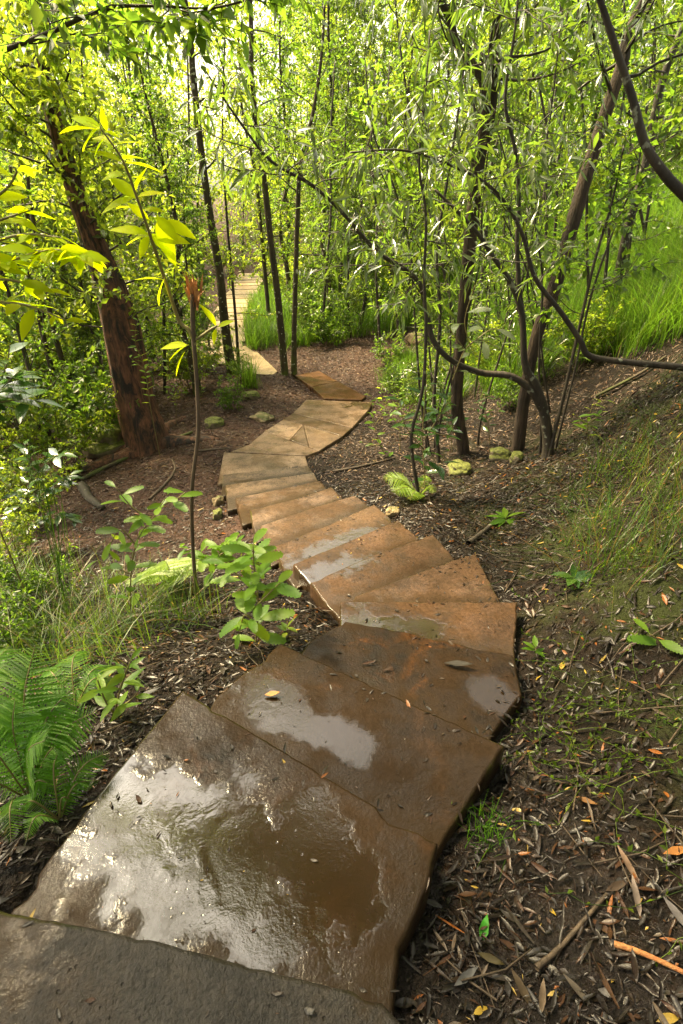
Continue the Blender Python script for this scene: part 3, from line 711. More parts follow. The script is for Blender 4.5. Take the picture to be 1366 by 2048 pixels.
# unseen trees added around the viewpoint to shade the steps and pattern puddle reflections
SHADE_TREE = proto_tree(16, 9.0, .13, .04, 50, .42, 3.7, .22, 10, .7, 24, T_SMALL, .14, .25, 'leaf_mid', 'bark_grey', 'shade_tree')
for q, (x, y, s_, rz, lab) in enumerate([(-5.6, 1.5, 1.2, .3, 'unseen shade tree added well left of the viewpoint'), (3.9, 2.5, 1.4, 2.1, 'unseen shade tree added right of the viewpoint'), (-4.3, .9, 1.3, 4.0, 'tallest unseen shade tree added beyond the left edge of the frame'), (1.6, -2.6, 1.1, 1.2, 'unseen shade tree added behind the viewpoint on the right'), (-1.9, -2.4, 1., 5.1, 'unseen shade tree added behind the viewpoint on the left'), (5.2, 3.4, 1., 3.3, 'unseen shade tree added on the bank outside the right edge'), (2.9, -.7, .9, .9, 'smaller unseen shade tree added close behind the viewpoint on the right')]):
    place(SHADE_TREE, x, y, s_, rz, lab, 'tree', 'unseen shade trees added around the viewpoint')

for q, (x, y, k, s_, lab) in enumerate([(-2.5, 3.3, 0, .42, 'low leafy bush behind the left foreground grass'), (-3.1, 4.1, 1, .45, 'light green bush at the left edge behind the grass'), (-2.1, 2.5, 2, .42, 'rounded bush among the left foreground grass'), (-3.7, 5.2, 1, .6, 'light green bush below the leaning stems'), (-4.5, 6.2, 0, .75, 'leafy bush left of the mossy boulders'), (-5.6, 6.4, 1, .9, 'tall light bush at the left edge beyond the boulders'), (-2.0, 9.2, 2, .45, 'small leafy bush right behind the burnt trunk'), (-3.2, 10.6, 1, .8, 'light bush between the burnt and lichen trunks'), (-2.2, 11.0, 0, .5, 'low bush at the foot of the lichen trunk')]):
    place(BUSHES[k], x, y, s_, q*1.3, lab, 'shrub', 'bushes on the left side')
for q, (px, py, k, s_, lab) in enumerate([(800, 800, 0, .3, 'low bush at the right rim of the landing'), (865, 780, 1, .34, 'light bush behind the thin black stems'), (775, 735, 2, .36, 'low bush at the end of the landing in the grass'), (905, 745, 0, .36, 'bush in the grass just left of the furrowed trunk'), (850, 850, 3, .26, 'slender-leaved bush around the thin black stems'), (975, 765, 1, .36, 'light bush between the furrowed and leaning trunks'), (1010, 820, 0, .24, 'small bush in front of the leaning trunk'), (1160, 740, 1, .34, 'light bush under the low lichen branch')]):
    g = gnd(px, py); place(BUSHES[k], g[0], g[1], s_*1.9, q*1.7, lab, 'shrub', 'bushes right of the landing')
# far wood behind everything: one mass of clumped foliage
a = Acc(); r = np.random.default_rng(9); n = 4800
ang = (r.random(n)*2-1)*1.0; dist = 36+24*r.random(n); cx = np.sin(ang)*dist; cyy = np.cos(ang)*dist
cz = gz(cx, cyy)+r.random(n)*21
m_ = 34; P = np.repeat(np.stack((cx, cyy, cz), -1), m_, 0)+r.standard_normal((n*m_, 3))*np.array((.9, .9, .7))
leaves(a, T_SMALL, P, r.standard_normal((n*m_, 3)), r.standard_normal((n*m_, 3))+np.array((0, 0, .8)), .26*(.6+.7*r.random(n*m_)))
tag(a.obj('distant_woodland', M['leaf_light']), 'mass of bright green foliage closing the view behind the trees', 'woodland', kind='stuff')

# ---- hero trees traced as trunks standing at their own depth
def px_path(pp, Y, base=None):
    """pixel polyline at depth Y (float or list) -> world points; first point may be dropped to the ground"""
    out = []
    for k, (x, y) in enumerate(pp):
        yy = Y if isinstance(Y, (int, float)) else Y[k]
        out.append(aty(x, y, yy))
    return np.array(out)
def pr(wpx, Y): return wpx*.5/FPX*Y*.82
class Hero:
    def __init__(s, name, label, pp, wid, Y, bmat, cat='tree', sides=12, m=40, flute=.03, group=None, seed=1, ext=None, trunk='trunk', ground=True, roots=0):
        P = px_path(pp, Y); s.r = np.random.default_rng(seed)
        Yl = [Y]*len(pp) if isinstance(Y, (int, float)) else Y
        # distance along the optical axis sets the width
        dep = [p[1]*math.cos(PITCH)+(CAMH-p[2])*math.sin(PITCH) for p in P]
        R = np.array([pr(w_, d) for w_, d in zip(wid, dep)])
        if ground:
            b = P[0].copy(); b[2] = min(float(gz(b[0], b[1])[0]), b[2])-.12
            P = np.vstack((b, P)); R = np.concatenate(([R[0]*1.25], R))
        if ext is not None:
            P = np.vstack((P, P[-1]+np.array(ext))); R = np.concatenate((R, [R[-1]*.35]))
        s.root = empty(name, P[0]+np.array((0, 0, .12 if ground else 0))); tag(s.root, label, cat, group)
        s.P, s.R = spline(P, R, m)
        a = Acc(); tube(a, s.P, s.R, sides, .012, True, flute)
        for q in range(roots):
            az = q*6.28/roots+s.r.random(); B = branch_path(s.P[2]+np.array((0, 0, .02)), (math.cos(az), math.sin(az), -.75), s.R[2]*3.2, 5, s.r, .1, .15)
            B[:, 2] = np.maximum(B[:, 2], gz(B[:, 0], B[:, 1])-.02); C, RR = spline(B, np.linspace(s.R[2]*.5, s.R[2]*.12, 6), 10); tube(a, C, RR, 7, .03)
        s.trunk = a.obj(trunk, M[bmat], s.root)
        s.wood = Acc(); s.pos = []; s.bmat = bmat
    def limb(s, pp, wid, Y, sides=8, m=24, name='branch', bmat=None, sub=None):
        P = px_path(pp, Y); dep = [p[1]*math.cos(PITCH)+(CAMH-p[2])*math.sin(PITCH) for p in P]
        C, R = spline(P, [pr(w_, d) for w_, d in zip(wid, dep)], m)
        a = Acc(); tube(a, C, R, sides, .015); o = a.obj(name, M[bmat or s.bmat], s.root)
        if sub: grow_crown(s.r, s.wood, s.pos, C, R, *sub)
        return C, R
    def crown(s, nb, f0, blen, up, ntw, twl, nl, f1=1.):
        grow_crown(s.r, s.wood, s.pos, s.P, s.R, nb, f0, blen, up, ntw, twl, nl, 5, f1)
    def finish(s, tpl, L, droop, lmat, wm=1., name='crown'):
        if s.pos:
            la = Acc(); leaf_up(s.r, np.concatenate(s.pos), tpl, L, droop, la, wm=wm); la.obj(name, M[lmat], s.root, wood=s.wood, wmat=M['bark_dark'])

g = gnd(290, 893); YB = g[1]
t = Hero('burnt_tree', 'thick leaning tree with charred black and red brown bark left of the path', [(292, 880), (268, 800), (238, 650), (192, 500), (150, 380), (118, 270), (85, 150), (55, 0)], [104, 88, 82, 52, 44, 38, 32, 26], YB, 'bark_burnt', sides=40, m=90, flute=.06, seed=3, ext=(-.9, .2, 3.5), roots=6)
t.crown(46, .32, 1.6, .1, 9, .45, 16); t.finish(T_SMALL, .1, .2, 'leaf_light')
BURNT = t

Y2 = gnd(462, 748)[1]
t = Hero('lichen_tree', 'straight trunk spotted with pale lichen standing before the distant path', [(463, 738), (450, 650), (440, 550), (420, 430), (402, 300), (386, 150), (370, 0)], [25, 22, 19, 18, 17, 16, 13], Y2, 'bark_lichen', sides=16, m=50, seed=4, ext=(-.3, .2, 4), roots=4)
t.crown(14, .5, 1.6, .5, 7, .45, 12); t.finish(T_SMALL, .085, .2, 'leaf_light')
Y3 = gnd(575, 750)[1]
t = Hero('twin_trunk_tree', 'twin-stemmed tree with lichen flecks at the end of the landing', [(569, 742), (556, 600), (541, 480), (530, 380), (516, 280), (503, 150), (500, 0)], [18, 16, 15, 15, 14, 13, 11], Y3, 'bark_lichen', sides=14, m=46, seed=5, ext=(0, .2, 3.5), roots=4)
t.limb([(588, 748), (588, 680), (590, 600), (595, 430), (602, 320), (625, 230), (642, 120), (650, 0)], [16, 13, 12, 12, 11, 9, 8, 6], Y3+.05, 10, 40, 'stem', sub=(10, .45, 1.3, .4, 7, .4, 11))
t.crown(12, .5, 1.5, .4, 7, .45, 12); t.finish(T_SMALL, .085, .2, 'leaf_mid')

Y4 = gnd(927, 905)[1]
t = Hero('furrowed_tree', 'straight dark furrowed trunk right of the landing', [(926, 896), (914, 800), (924, 650), (938, 500), (955, 330), (975, 250), (986, 150), (1002, 0)], [29, 27, 26, 31, 31, 30, 28, 25], Y4, 'bark_furrow', sides=24, m=60, flute=.04, seed=6, ext=(.3, .2, 3), roots=5)
t.limb([(962, 300), (968, 180), (945, 130), (915, 95), (900, 40), (872, -20), (830, -140)], [20, 20, 20, 19, 18, 16, 9], Y4-.08, 10, 30, 'branch', sub=(9, .4, 1.1, .2, 7, .4, 12))
t.crown(14, .76, 1.4, .2, 7, .42, 9); t.finish(T_SLIM, .15, .5, 'leaf_slim')
Y5 = gnd(1035, 902)[1]
t = Hero('leaning_tree', 'brown trunk leaning right across the grassy bank', [(1036, 892), (1050, 780), (1076, 660), (1106, 580), (1146, 440), (1190, 290), (1240, 140), (1286, 0)], [31, 26, 28, 31, 33, 30, 28, 25], [Y5, Y5, Y5+.05, Y5+.1, Y5+.2, Y5+.3, Y5+.4, Y5+.5], 'bark_furrow', sides=24, m=60, flute=.05, seed=7, ext=(.9, .3, 2.5), roots=6)
t.crown(12, .74, 1.4, .2, 7, .4, 9); t.finish(T_SLIM, .15, .45, 'leaf_slim')
Y6 = gnd(1096, 912)[1]
t = Hero('forked_tree', 'dark smooth forked tree with a long arching branch over the landing', [(1097, 902), (1094, 860), (1086, 815), (1070, 768), (1050, 728), (1044, 630), (1021, 565), (985, 512), (958, 470), (917, 425), (870, 380)], [28, 24, 23, 22, 16, 14, 13, 11, 10, 8, 6], Y6, 'bark_dark', sides=14, m=60, seed=8, roots=3)
t.limb([(1084, 815), (1062, 780), (1020, 752), (960, 745), (905, 722), (866, 680), (851, 610), (838, 565), (800, 532), (752, 502), (680, 420), (620, 368), (540, 320), (470, 230), (410, 140)], [23, 20, 16, 15, 14, 13, 12, 12, 11, 10, 9, 8, 7, 6, 4], [Y6, Y6, Y6, Y6, Y6-.1, Y6-.1, Y6-.1, Y6-.1, Y6-.15, Y6-.2, Y6-.3, Y6-.35, Y6-.4, Y6-.45, Y6-.5], 10, 70, 'branch', sub=(20, .5, .8, .1, 5, .32, 6))
t.limb([(1046, 640), (1038, 570), (1034, 480), (1038, 400), (1030, 300), (1010, 200), (1030, 60), (1040, -60)], [14, 12, 11, 10, 9, 8, 6, 5], Y6+.1, 8, 30, 'branch', sub=(10, .5, .8, .2, 5, .35, 7))
t.finish(T_SLIM, .15, .5, 'leaf_slim')
# low lichen branch reaching in from the right
t = Hero('lichen_branch_tree', 'low lichen-mottled trunk bending in from the right edge', [(1620, 775), (1500, 755), (1366, 735), (1260, 725), (1180, 712), (1160, 680), (1120, 622), (1070, 555), (1045, 470), (1010, 405), (962, 360), (880, 322), (800, 300), (700, 305)], [24, 20, 17, 15, 14, 13, 12, 11, 9, 8, 7, 6, 5, 4], 4.6, 'bark_dark', sides=10, m=80, seed=9, ground=True)
t.crown(14, .55, .7, .15, 5, .3, 6); t.finish(T_SLIM, .14, .45, 'leaf_slim')
t = Hero('overhanging_tree', 'bare dark limb sweeping down the top right corner', [(1700, 760), (1500, 520), (1366, 388), (1330, 350), (1290, 290), (1266, 200), (1236, 110), (1200, 0), (1150, -130)], [34, 30, 24, 23, 21, 19, 17, 14, 10], 3.3, 'bark_dark', sides=12, m=60, seed=10, ground=True)
C, R = spline(np.vstack((t.P[-1], [[.9, 3.3, 4.6], [.0, 3.6, 5.6], [-.9, 4.0, 6.2], [-1.6, 4.6, 6.5]])), [.03, .028, .022, .015, .006], 30)  # unseen limb added overhead so its leaves darken the puddle reflections
a = Acc(); tube(a, C, R, 8, .02); a.obj('branch', M['bark_dark'], t.root); grow_crown(t.r, t.wood, t.pos, C, R, 32, .22, 1.8, .35, 9, .5, 22)
C, R = spline(np.vstack((t.P[-6], [[1.3, 2.6, 4.2], [.5, 2.3, 5.0], [-.4, 2.6, 5.8]])), [.028, .025, .018, .006], 24)  # second unseen limb, added to cover more of the reflected sky
a = Acc(); tube(a, C, R, 8, .02); a.obj('branch', M['bark_dark'], t.root); grow_crown(t.r, t.wood, t.pos, C, R, 26, .2, 1.9, .25, 9, .5, 20)
t.finish(T_BROAD, .145, .3, 'leaf_mid', 1.25)
# top-left twig
t = Hero('mossy_branch_tree', 'pale mossy branch crossing the top left corner', [(-420, 330), (-200, 190), (0, 104), (100, 65), (210, 18), (310, 12), (430, 15), (560, -20)], [18, 15, 12, 11, 9, 6, 5, 4], 4.2, 'bark_grey', sides=8, m=50, seed=12, ground=True)
C, R = spline([t.P[3], [-3.7, 3.4, 3.6], [-3.0, 3.4, 5.2], [-2.0, 4.0, 6.2], [-1.2, 4.8, 6.6]], [.04, .035, .03, .02, .006], 30)  # unseen limb added to break up the sky mirrored in the flooded step
a = Acc(); tube(a, C, R, 8, .02); a.obj('branch', M['bark_grey'], t.root); grow_crown(t.r, t.wood, t.pos, C, R, 18, .3, 1.3, .25, 8, .45, 16)
t.crown(16, .35, .7, .1, 6, .3, 9); t.finish(T_SMALL, .1, .25, 'leaf_mid')
# right-hand background trunk
Yr = 8.5
t = Hero('bank_tree', 'dark trunk rising from the grass at the far right', [(1225, 620), (1250, 480), (1290, 330), (1320, 180), (1366, 50)], [22, 20, 19, 18, 16], Yr, 'bark_dark', sides=10, m=36, seed=13, ext=(.5, .2, 2))
t.crown(12, .4, 1.3, .2, 7, .4, 12); t.finish(T_SMALL, .09, .3, 'leaf_mid')
# thin dark stems right of the landing
def thin(label, pp, wid, Y, seed, crown=(8, .45, .55, .3, 5, .28, 9), tpl=T_SMALL, L=.08, lmat='leaf_mid', bm='bark_dark', dr=.2, name='thin_sapling', group='thin saplings right of the landing'):
    t = Hero(name, label, pp, [q_*.68 for q_ in wid], Y, bm, sides=7, m=36, flute=0, seed=seed, group=group)
    if crown: t.crown(*crown)
    t.finish(tpl, L, dr, lmat); return t
Ya = gnd(838, 1000)[1]
thin('thin black stem beside the small yellow fern', [(838, 995), (822, 880), (845, 780), (852, 660), (848, 560), (852, 430), (838, 330), (850, 200), (860, 60)], [14, 13, 12, 12, 11, 10, 9, 7, 5], Ya, 41, (9, .5, .5, .2, 4, .28, 6), T_SLIM, .14, 'leaf_slim', dr=.5)
Yb = gnd(878, 925)[1]
thin('thin black stem just left of the furrowed trunk', [(877, 915), (868, 800), (880, 640), (874, 500), (900, 330), (925, 160), (932, 20)], [14, 13, 12, 11, 10, 8, 6], Yb, 42, (8, .6, .5, .2, 4, .28, 6), T_SLIM, .14, 'leaf_slim', dr=.5)
thin('wiry stem curving behind the black stems', [(862, 920), (842, 800), (830, 640), (820, 500), (790, 380), (745, 260), (730, 120)], [9, 9, 8, 8, 7, 6, 4], Yb+.3, 43, (12, .4, .6, .2, 5, .3, 9))
thin('thicker of the two slanting stems right of the forked tree', [(1100, 905), (1130, 780), (1162, 640), (1190, 520), (1225, 400), (1248, 290)], [13, 12, 11, 10, 8, 6], Y6-.05, 44, (7, .5, .5, .2, 5, .28, 8))
thin('thinner of the two slanting stems right of the forked tree', [(1110, 900), (1150, 740), (1180, 600), (1235, 440), (1290, 330), (1330, 240)], [9, 8, 8, 7, 6, 4], Y6+.1, 45, (7, .5, .5, .2, 5, .28, 8))
thin('thin straight stem between the forked and slanting stems', [(1082, 880), (1078, 720), (1085, 560), (1070, 420), (1100, 240), (1120, 60)], [9, 8, 8, 7, 6, 5], Y6+.4, 46, (9, .45, .6, .2, 5, .3, 9))
Yd = gnd(800, 830)[1]
for q, (x0, x1, lab) in enumerate([(760, 742, 'leftmost of the whip-thin stems in the grass behind the landing'), (800, 770, 'second whip-thin stem in the grass behind the landing'), (645, 660, 'straight dark sapling stem right of the twin trunks'), (700, 690, 'thin dark stem in the grass beyond the orange slabs')]):
    thin(lab, [(x0, 690), (x0+(x1-x0)*.4, 560), (x0+(x1-x0)*.7+6, 430), (x1, 300), (x1+10, 120)], [10, 9, 8, 7, 5], 13.2+q*.6, 50+q, (14, .3, .8, .3, 6, .35, 10))
# leaning stems left of the burnt trunk
gl = 'slim leaning stems left of the burnt trunk'
for q, (pp, lab) in enumerate([([(132, 838), (98, 720), (70, 600), (40, 470), (20, 330)], 'nearest slim stem leaning left beside the mossy boulder'),
        ([(165, 838), (115, 690), (88, 560), (60, 400), (50, 250)], 'slim stem leaning left out of the mossy boulder'),
        ([(192, 800), (150, 640), (118, 500), (100, 350), (95, 200)], 'slim stem leaning left just before the burnt trunk'),
        ([(60, 905), (38, 840), (18, 760), (-20, 650)], 'short stem at the left edge below the stems by the boulder'),
        ([(70, 790), (45, 690), (15, 560), (0, 430)], 'thin stem behind the others near the left edge'),
        ([(215, 770), (180, 600), (150, 480), (130, 300)], 'thin stem half hidden behind the burnt trunk')]):
    thin(lab, pp, [22, 19, 16, 13, 10][:len(pp)], float(gnd(*pp[0])[1]), 60+q, (14, .25, .8, .3, 6, .35, 11), lmat='leaf_light', bm='bark_grey', group=gl, name='leaning_sapling')
gb = 'slim dark trunks between the burnt trunk and the lichen trunk'
for q, (pp, wd, Y, lab) in enumerate([([(330, 800), (328, 650), (322, 480), (312, 330), (298, 150), (290, 20)], 12, 10.5, 'slim dark trunk nearest the burnt trunk on its right'),
        ([(372, 760), (362, 600), (368, 430), (378, 300), (375, 100)], 13, 11.5, 'slim dark trunk behind the broken stem'),
        ([(290, 640), (282, 400), (270, 230), (250, 80)], 16, 14, 'slim dark trunk rising behind the burnt trunk'),
        ([(345, 720), (350, 560), (340, 400), (330, 200)], 10, 13, 'wiry trunk midway between the burnt and lichen trunks'),
        ([(478, 735), (470, 620), (455, 450), (445, 280), (450, 60)], 12, 12.2, 'thin stem standing close against the lichen trunk'),
        ([(420, 700), (400, 560), (395, 400), (410, 240)], 10, 14.5, 'thin stem just behind the lichen trunk on its left')]):
    thin(lab, pp, list(np.linspace(wd, wd*.5, len(pp))), Y, 70+q, (14, .25, .9, .3, 6, .4, 11), lmat='leaf_light', group=gb, name='slim_tree')

tr = np.random.default_rng(55)
for q in range(16):
    x0 = 745+tr.random()*370; y0 = 800+tr.random()*100; dx = tr.normal()*70; bow = tr.normal()*40
    pp = [(x0, y0), (x0+dx*.25+bow*.5, y0-150), (x0+dx*.5+bow, y0-300), (x0+dx*.8+bow*.6, y0-450), (x0+dx*1.3, y0-620)]
    t = thin('wiry black stem in the tangle between the landing and the forked tree', pp, [8, 7, 6, 5, 4], 6.2+tr.random()*3.5, 200+q, (9, .35, .5, .2, 4, .28, 7), T_SLIM4, .13, 'leaf_slim', dr=.4, group='wiry stems tangled right of the landing', name='wiry_stem')
for q in range(12):
    x0 = 890+q*38+tr.random()*25; y0 = 700-60*tr.random()-(q % 3)*20; dx = 20+tr.normal()*60
    thin('slim dark stem standing in the grass of the right bank', [(x0, y0), (x0+dx*.3, y0-160), (x0+dx*.6+10*tr.normal(), y0-320), (x0+dx, y0-520), (x0+dx*1.2, y0-700)], [13, 11, 10, 8, 6], 8.0+tr.random()*4, 240+q, (12, .3, .7, .3, 5, .32, 9), T_SMALL, .085, 'leaf_mid', group='slim stems in the bank grass', name='slim_tree')
# ------------------------------------------------------------------ broken stem with frayed top and yellow shoot
g = gnd(396, 1212); Yk = g[1]
t = Hero('broken_sapling', 'snapped sapling stem with frayed orange top in the left foreground', [(394, 1195), (386, 1100), (384, 980), (396, 870), (394, 770), (386, 660), (386, 588)], [9, 9, 9.5, 10, 10, 11, 14], Yk, 'twig', sides=9, m=50, seed=15)
a = Acc(); top = t.P[-1]; r = np.random.default_rng(2)
for q in range(40):
    d = unit(np.array((r.normal()*.22, r.normal()*.22, 1.)))
    leaves(a, (np.array([(0, -.05, 0), (0, .05, 0), (.6, .035, .05), (1, 0, .12+.1*r.normal()), (.6, -.035, .05)]), np.array([(0, 1, 2), (0, 2, 4), (4, 2, 3)])), [top+r.standard_normal(3)*np.array((.011, .011, .02))-np.array((0, 0, .03))], [d], [r.standard_normal(3)], .085+.05*r.random(), 1.6)
a.obj('frayed_top', M['fray'], t.root)
P, R = spline(px_path([(390, 690), (378, 660), (358, 640), (328, 554), (302, 475), (272, 390), (245, 320), (200, 255)], [Yk, Yk, Yk, Yk-.05, Yk-.1, Yk-.15, Yk-.2, Yk-.25]), [.012, .011, .01, .009, .008, .006, .005, .003], 40)
a = Acc(); tube(a, P, R, 6); P2, R2 = spline(px_path([(392, 680), (420, 660), (434, 652)], Yk), [.009, .008, .006], 8); tube(a, P2, R2, 6); sh = a.obj('side_shoot', M['twig_green'], t.root)
a = Acc()
def px_leaf(acc, tpl, bx, by, tx, ty, Y, Y2=None, N=(0, -.45, .9), wm=1.):
    p = aty(bx, by, Y); q = aty(tx, ty, Y2 if Y2 else Y); d = q-p; L = np.linalg.norm(d)*.78
    leaves(acc, tpl, [p], [d], [np.array(N)+rng.standard_normal(3)*.25], L, wm)
Ys = Yk-.1
for (bx, by, tx, ty) in [(302, 470, 230, 480), (302, 470, 190, 440), (300, 470, 265, 530), (305, 472, 395, 480), (300, 465, 360, 520), (310, 430, 370, 490), (300, 440, 240, 395), (272, 395, 175, 420), (272, 395, 350, 370), (275, 400, 200, 330), (270, 385, 290, 310), (245, 325, 160, 280), (245, 325, 340, 330), (240, 320, 300, 300), (205, 260, 90, 240), (205, 258, 120, 215), (210, 262, 250, 275), (200, 255, 140, 300), (215, 270, 170, 320), (205, 255, 230, 215), (250, 350, 180, 350), (285, 420, 215, 395), (285, 420, 340, 415), (228, 290, 165, 255), (228, 290, 290, 270), (258, 355, 310, 350), (318, 520, 270, 500), (318, 520, 380, 525), (210, 265, 160, 225), (215, 265, 195, 200), (330, 560, 250, 545), (330, 555, 300, 620), (325, 440, 410, 480), (315, 430, 355, 560)]:
    px_leaf(a, T_BROAD, bx, by, tx, ty, Ys, Ys-.1+.25*random.random(), wm=.95)
for (bx, by, tx, ty) in [(434, 655, 395, 588), (434, 655, 476, 632), (434, 655, 420, 700), (378, 690, 300, 690), (372, 700, 335, 760), (376, 690, 320, 720)]:
    px_leaf(a, T_BROAD, bx, by, tx, ty, Yk, wm=.9)
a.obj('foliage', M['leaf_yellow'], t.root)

# ------------------------------------------------------------------ foreground leafy plants
def stem_plant(name, label, stems, L, tpl, lmat, cat='shrub', smat='twig_green', group=None, seed=0, ground=True, per=.05, wm=1., sr=.006, droop=.1):
    """stems: list of (pixel polyline, Y); leaves in alternate pairs along each"""
    r = np.random.default_rng(seed)
    P0 = px_path(*stems[0])[0]
    if ground: P0[2] = float(gz(P0[0], P0[1])[0])-.02
    root = empty(name, P0); tag(root, label, cat, group)
    sa = Acc(); la = Acc()
    for k, (pp, Y) in enumerate(stems):
        P = px_path(pp, Y)
        if ground and k == 0: P = np.vstack((P0, P)) if np.linalg.norm(P[0]-P0) > .03 else np.vstack((P0, P[1:]))
        C, R = spline(P, np.linspace(sr, sr*.4, len(P)), 24); tube(sa, C, R, 5)
        ln = np.linalg.norm(np.diff(C, axis=0), axis=1).sum(); n = max(4, int(ln/per))
        t0 = .3 if (ground and k == 0) else .12
        t = np.linspace(t0, 1, n); idx = np.clip((t*23).astype(int), 0, 23); T = unit(np.gradient(C, axis=0))[idx]
        az = np.arange(n)*2.4+r.random()*6
        side = unit(np.stack((np.cos(az), np.sin(az), np.zeros(n)), -1)+.35*r.standard_normal((n, 3))*np.array((1, 1, .4)))
        D = unit(T*.45+side*.9+np.array((0, 0, -droop)))
        N = unit(np.array((0, -.15, 1.))+.3*r.standard_normal((n, 3)))
        leaves(la, tpl, C[idx], D, N, L*(.65+.5*r.random(n))*(.75+.35*np.sin(t*math.pi)), wm)
    sa.obj('stem', M[smat], root); la.obj('foliage', M[lmat], root); return root
Yp = gnd(515, 1290)[1]
stem_plant('leafy_shrub', 'bright green serrated-leaf shrub beside the middle steps', [([(512, 1285), (516, 1200), (508, 1130), (506, 1090)], Yp), ([(515, 1210), (545, 1180), (560, 1165)], Yp-.05), ([(512, 1250), (490, 1230), (478, 1265)], Yp-.1), ([(515, 1190), (475, 1150), (455, 1130)], Yp+.05)], .17, T_SERR, 'leaf_fresh', seed=1, per=.028)
stem_plant('leafy_shrub', 'yellow-green shrub bunched against the snapped stem', [([(420, 1200), (425, 1140), (440, 1105), (455, 1080)], Yk+.15), ([(425, 1140), (400, 1105), (360, 1095)], Yk+.2), ([(440, 1110), (480, 1090), (530, 1100)], Yk+.2), ([(430, 1130), (480, 1120), (520, 1130)], Yk+.1)], .15, T_SERR, 'leaf_fresh', seed=2, per=.03)
stem_plant('leafy_shrub', 'tall loose shrub with serrated leaves left of the snapped stem', [([(262, 1240), (262, 1150), (275, 1080), (310, 1030), (335, 990)], Yk-.2), ([(272, 1090), (240, 1060), (215, 1100)], Yk-.25), ([(300, 1040), (260, 1010), (232, 975)], Yk-.2), ([(265, 1150), (220, 1130), (195, 1120)], Yk-.25), ([(320, 1010), (350, 1000), (370, 985)], Yk-.15)], .15, T_SERR, 'leaf_fresh', seed=3, per=.045)
Yf = gnd(60, 1100)[1]
stem_plant('dark_shrub', 'dark glossy shrub at the left edge below the leaning stems', [([(50, 1090), (55, 1000), (60, 930), (50, 890)], Yf), ([(55, 1010), (110, 970), (140, 950)], Yf), ([(55, 1000), (0, 960), (-40, 930)], Yf), ([(60, 1040), (110, 1030), (150, 1040)], Yf-.1), ([(55, 1050), (10, 1030), (-30, 1040)], Yf-.1), ([(60, 960), (100, 920), (130, 905)], Yf)], .17, T_BROAD, 'leaf_dark', seed=4, per=.035)
stem_plant('dark_shrub', 'broad-leaved glossy shrub at the left edge under the sunlit yellow-green branch', [([(-60, 900), (-40, 820), (0, 780), (40, 740)], 3.0), ([(-30, 810), (30, 800), (70, 800)], 3.0), ([(-20, 800), (10, 740), (20, 690)], 3.0)], .2, T_BROAD, 'leaf_dark', seed=5, per=.05)
# near leaves reaching in from the left edge
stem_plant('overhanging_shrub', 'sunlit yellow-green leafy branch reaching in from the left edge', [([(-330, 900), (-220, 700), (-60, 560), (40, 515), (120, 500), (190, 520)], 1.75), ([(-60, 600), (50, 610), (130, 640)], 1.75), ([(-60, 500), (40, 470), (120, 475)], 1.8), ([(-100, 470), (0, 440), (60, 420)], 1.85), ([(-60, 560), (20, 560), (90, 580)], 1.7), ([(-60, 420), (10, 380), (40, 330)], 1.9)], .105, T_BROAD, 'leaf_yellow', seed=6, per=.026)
# right of the landing
stem_plant('leafy_shrub', 'dark slender-leaved shrub by the thin black stems', [([(850, 960), (845, 880), (850, 800), (855, 740)], Ya+.1), ([(848, 880), (880, 830), (905, 790)], Ya), ([(848, 900), (810, 850), (800, 800)], Ya), ([(850, 860), (895, 870), (910, 840)], Ya), ([(850, 920), (880, 930), (890, 900)], Ya)], .2, T_BROAD, 'leaf_dark', seed=7, per=.05, wm=.75)
Yy = gnd(770, 915)[1]
stem_plant('yellow_seedling', 'curving seedling with yellow-green leaves beside the wet landing corner', [([(790, 925), (765, 900), (748, 850), (745, 810)], Yy), ([(760, 890), (740, 890), (725, 885)], Yy), ([(750, 850), (770, 820), (775, 800)], Yy)], .13, T_BROAD, 'leaf_fresh', seed=8, per=.07, cat='seedling')
stem_plant('leafy_shrub', 'grey-green serrated leaves on a twig before the furrowed trunk', [([(905, 760), (930, 700), (960, 680), (1000, 700)], Y6-.25), ([(940, 690), (980, 660), (1010, 660)], Y6-.25), ([(930, 700), (900, 660), (880, 640)], Y6-.25), ([(940, 690), (930, 640), (950, 570)], Y6-.25)], .2, T_SERR, 'leaf_slim', seed=9, per=.08, ground=False)
def whorl(label, px, py, n, L, lmat, seed, tpl=T_BROAD, h=.08, name='seedling', wm=1., up=.35):
    r = np.random.default_rng(seed); g = gnd(px, py); root = empty(name, g); tag(root, label, 'seedling', 'small green seedlings on the right bank')
    a = Acc(); tube(a, np.array([g-np.array((0, 0, .02)), g+np.array((.01, 0, h*.5)), g+np.array((0, 0, h))]), [.003, .0025, .002], 5); a.obj('stem', M['twig_green'], root)
    az = np.arange(n)*6.283/n+r.random()*6+r.normal(size=n)*.25; D = np.stack((np.cos(az), np.sin(az), up+r.normal(size=n)*.15), -1)
    a = Acc(); leaves(a, tpl, np.repeat((g+np.array((0, 0, h)))[None], n, 0)-np.array((0, 0, 1))*np.linspace(0, h*.5, n)[:, None], D, np.array((0, 0, 1.))+.2*r.standard_normal((n, 3)), L*(.7+.5*r.random(n)), wm); a.obj('foliage', M[lmat], root)
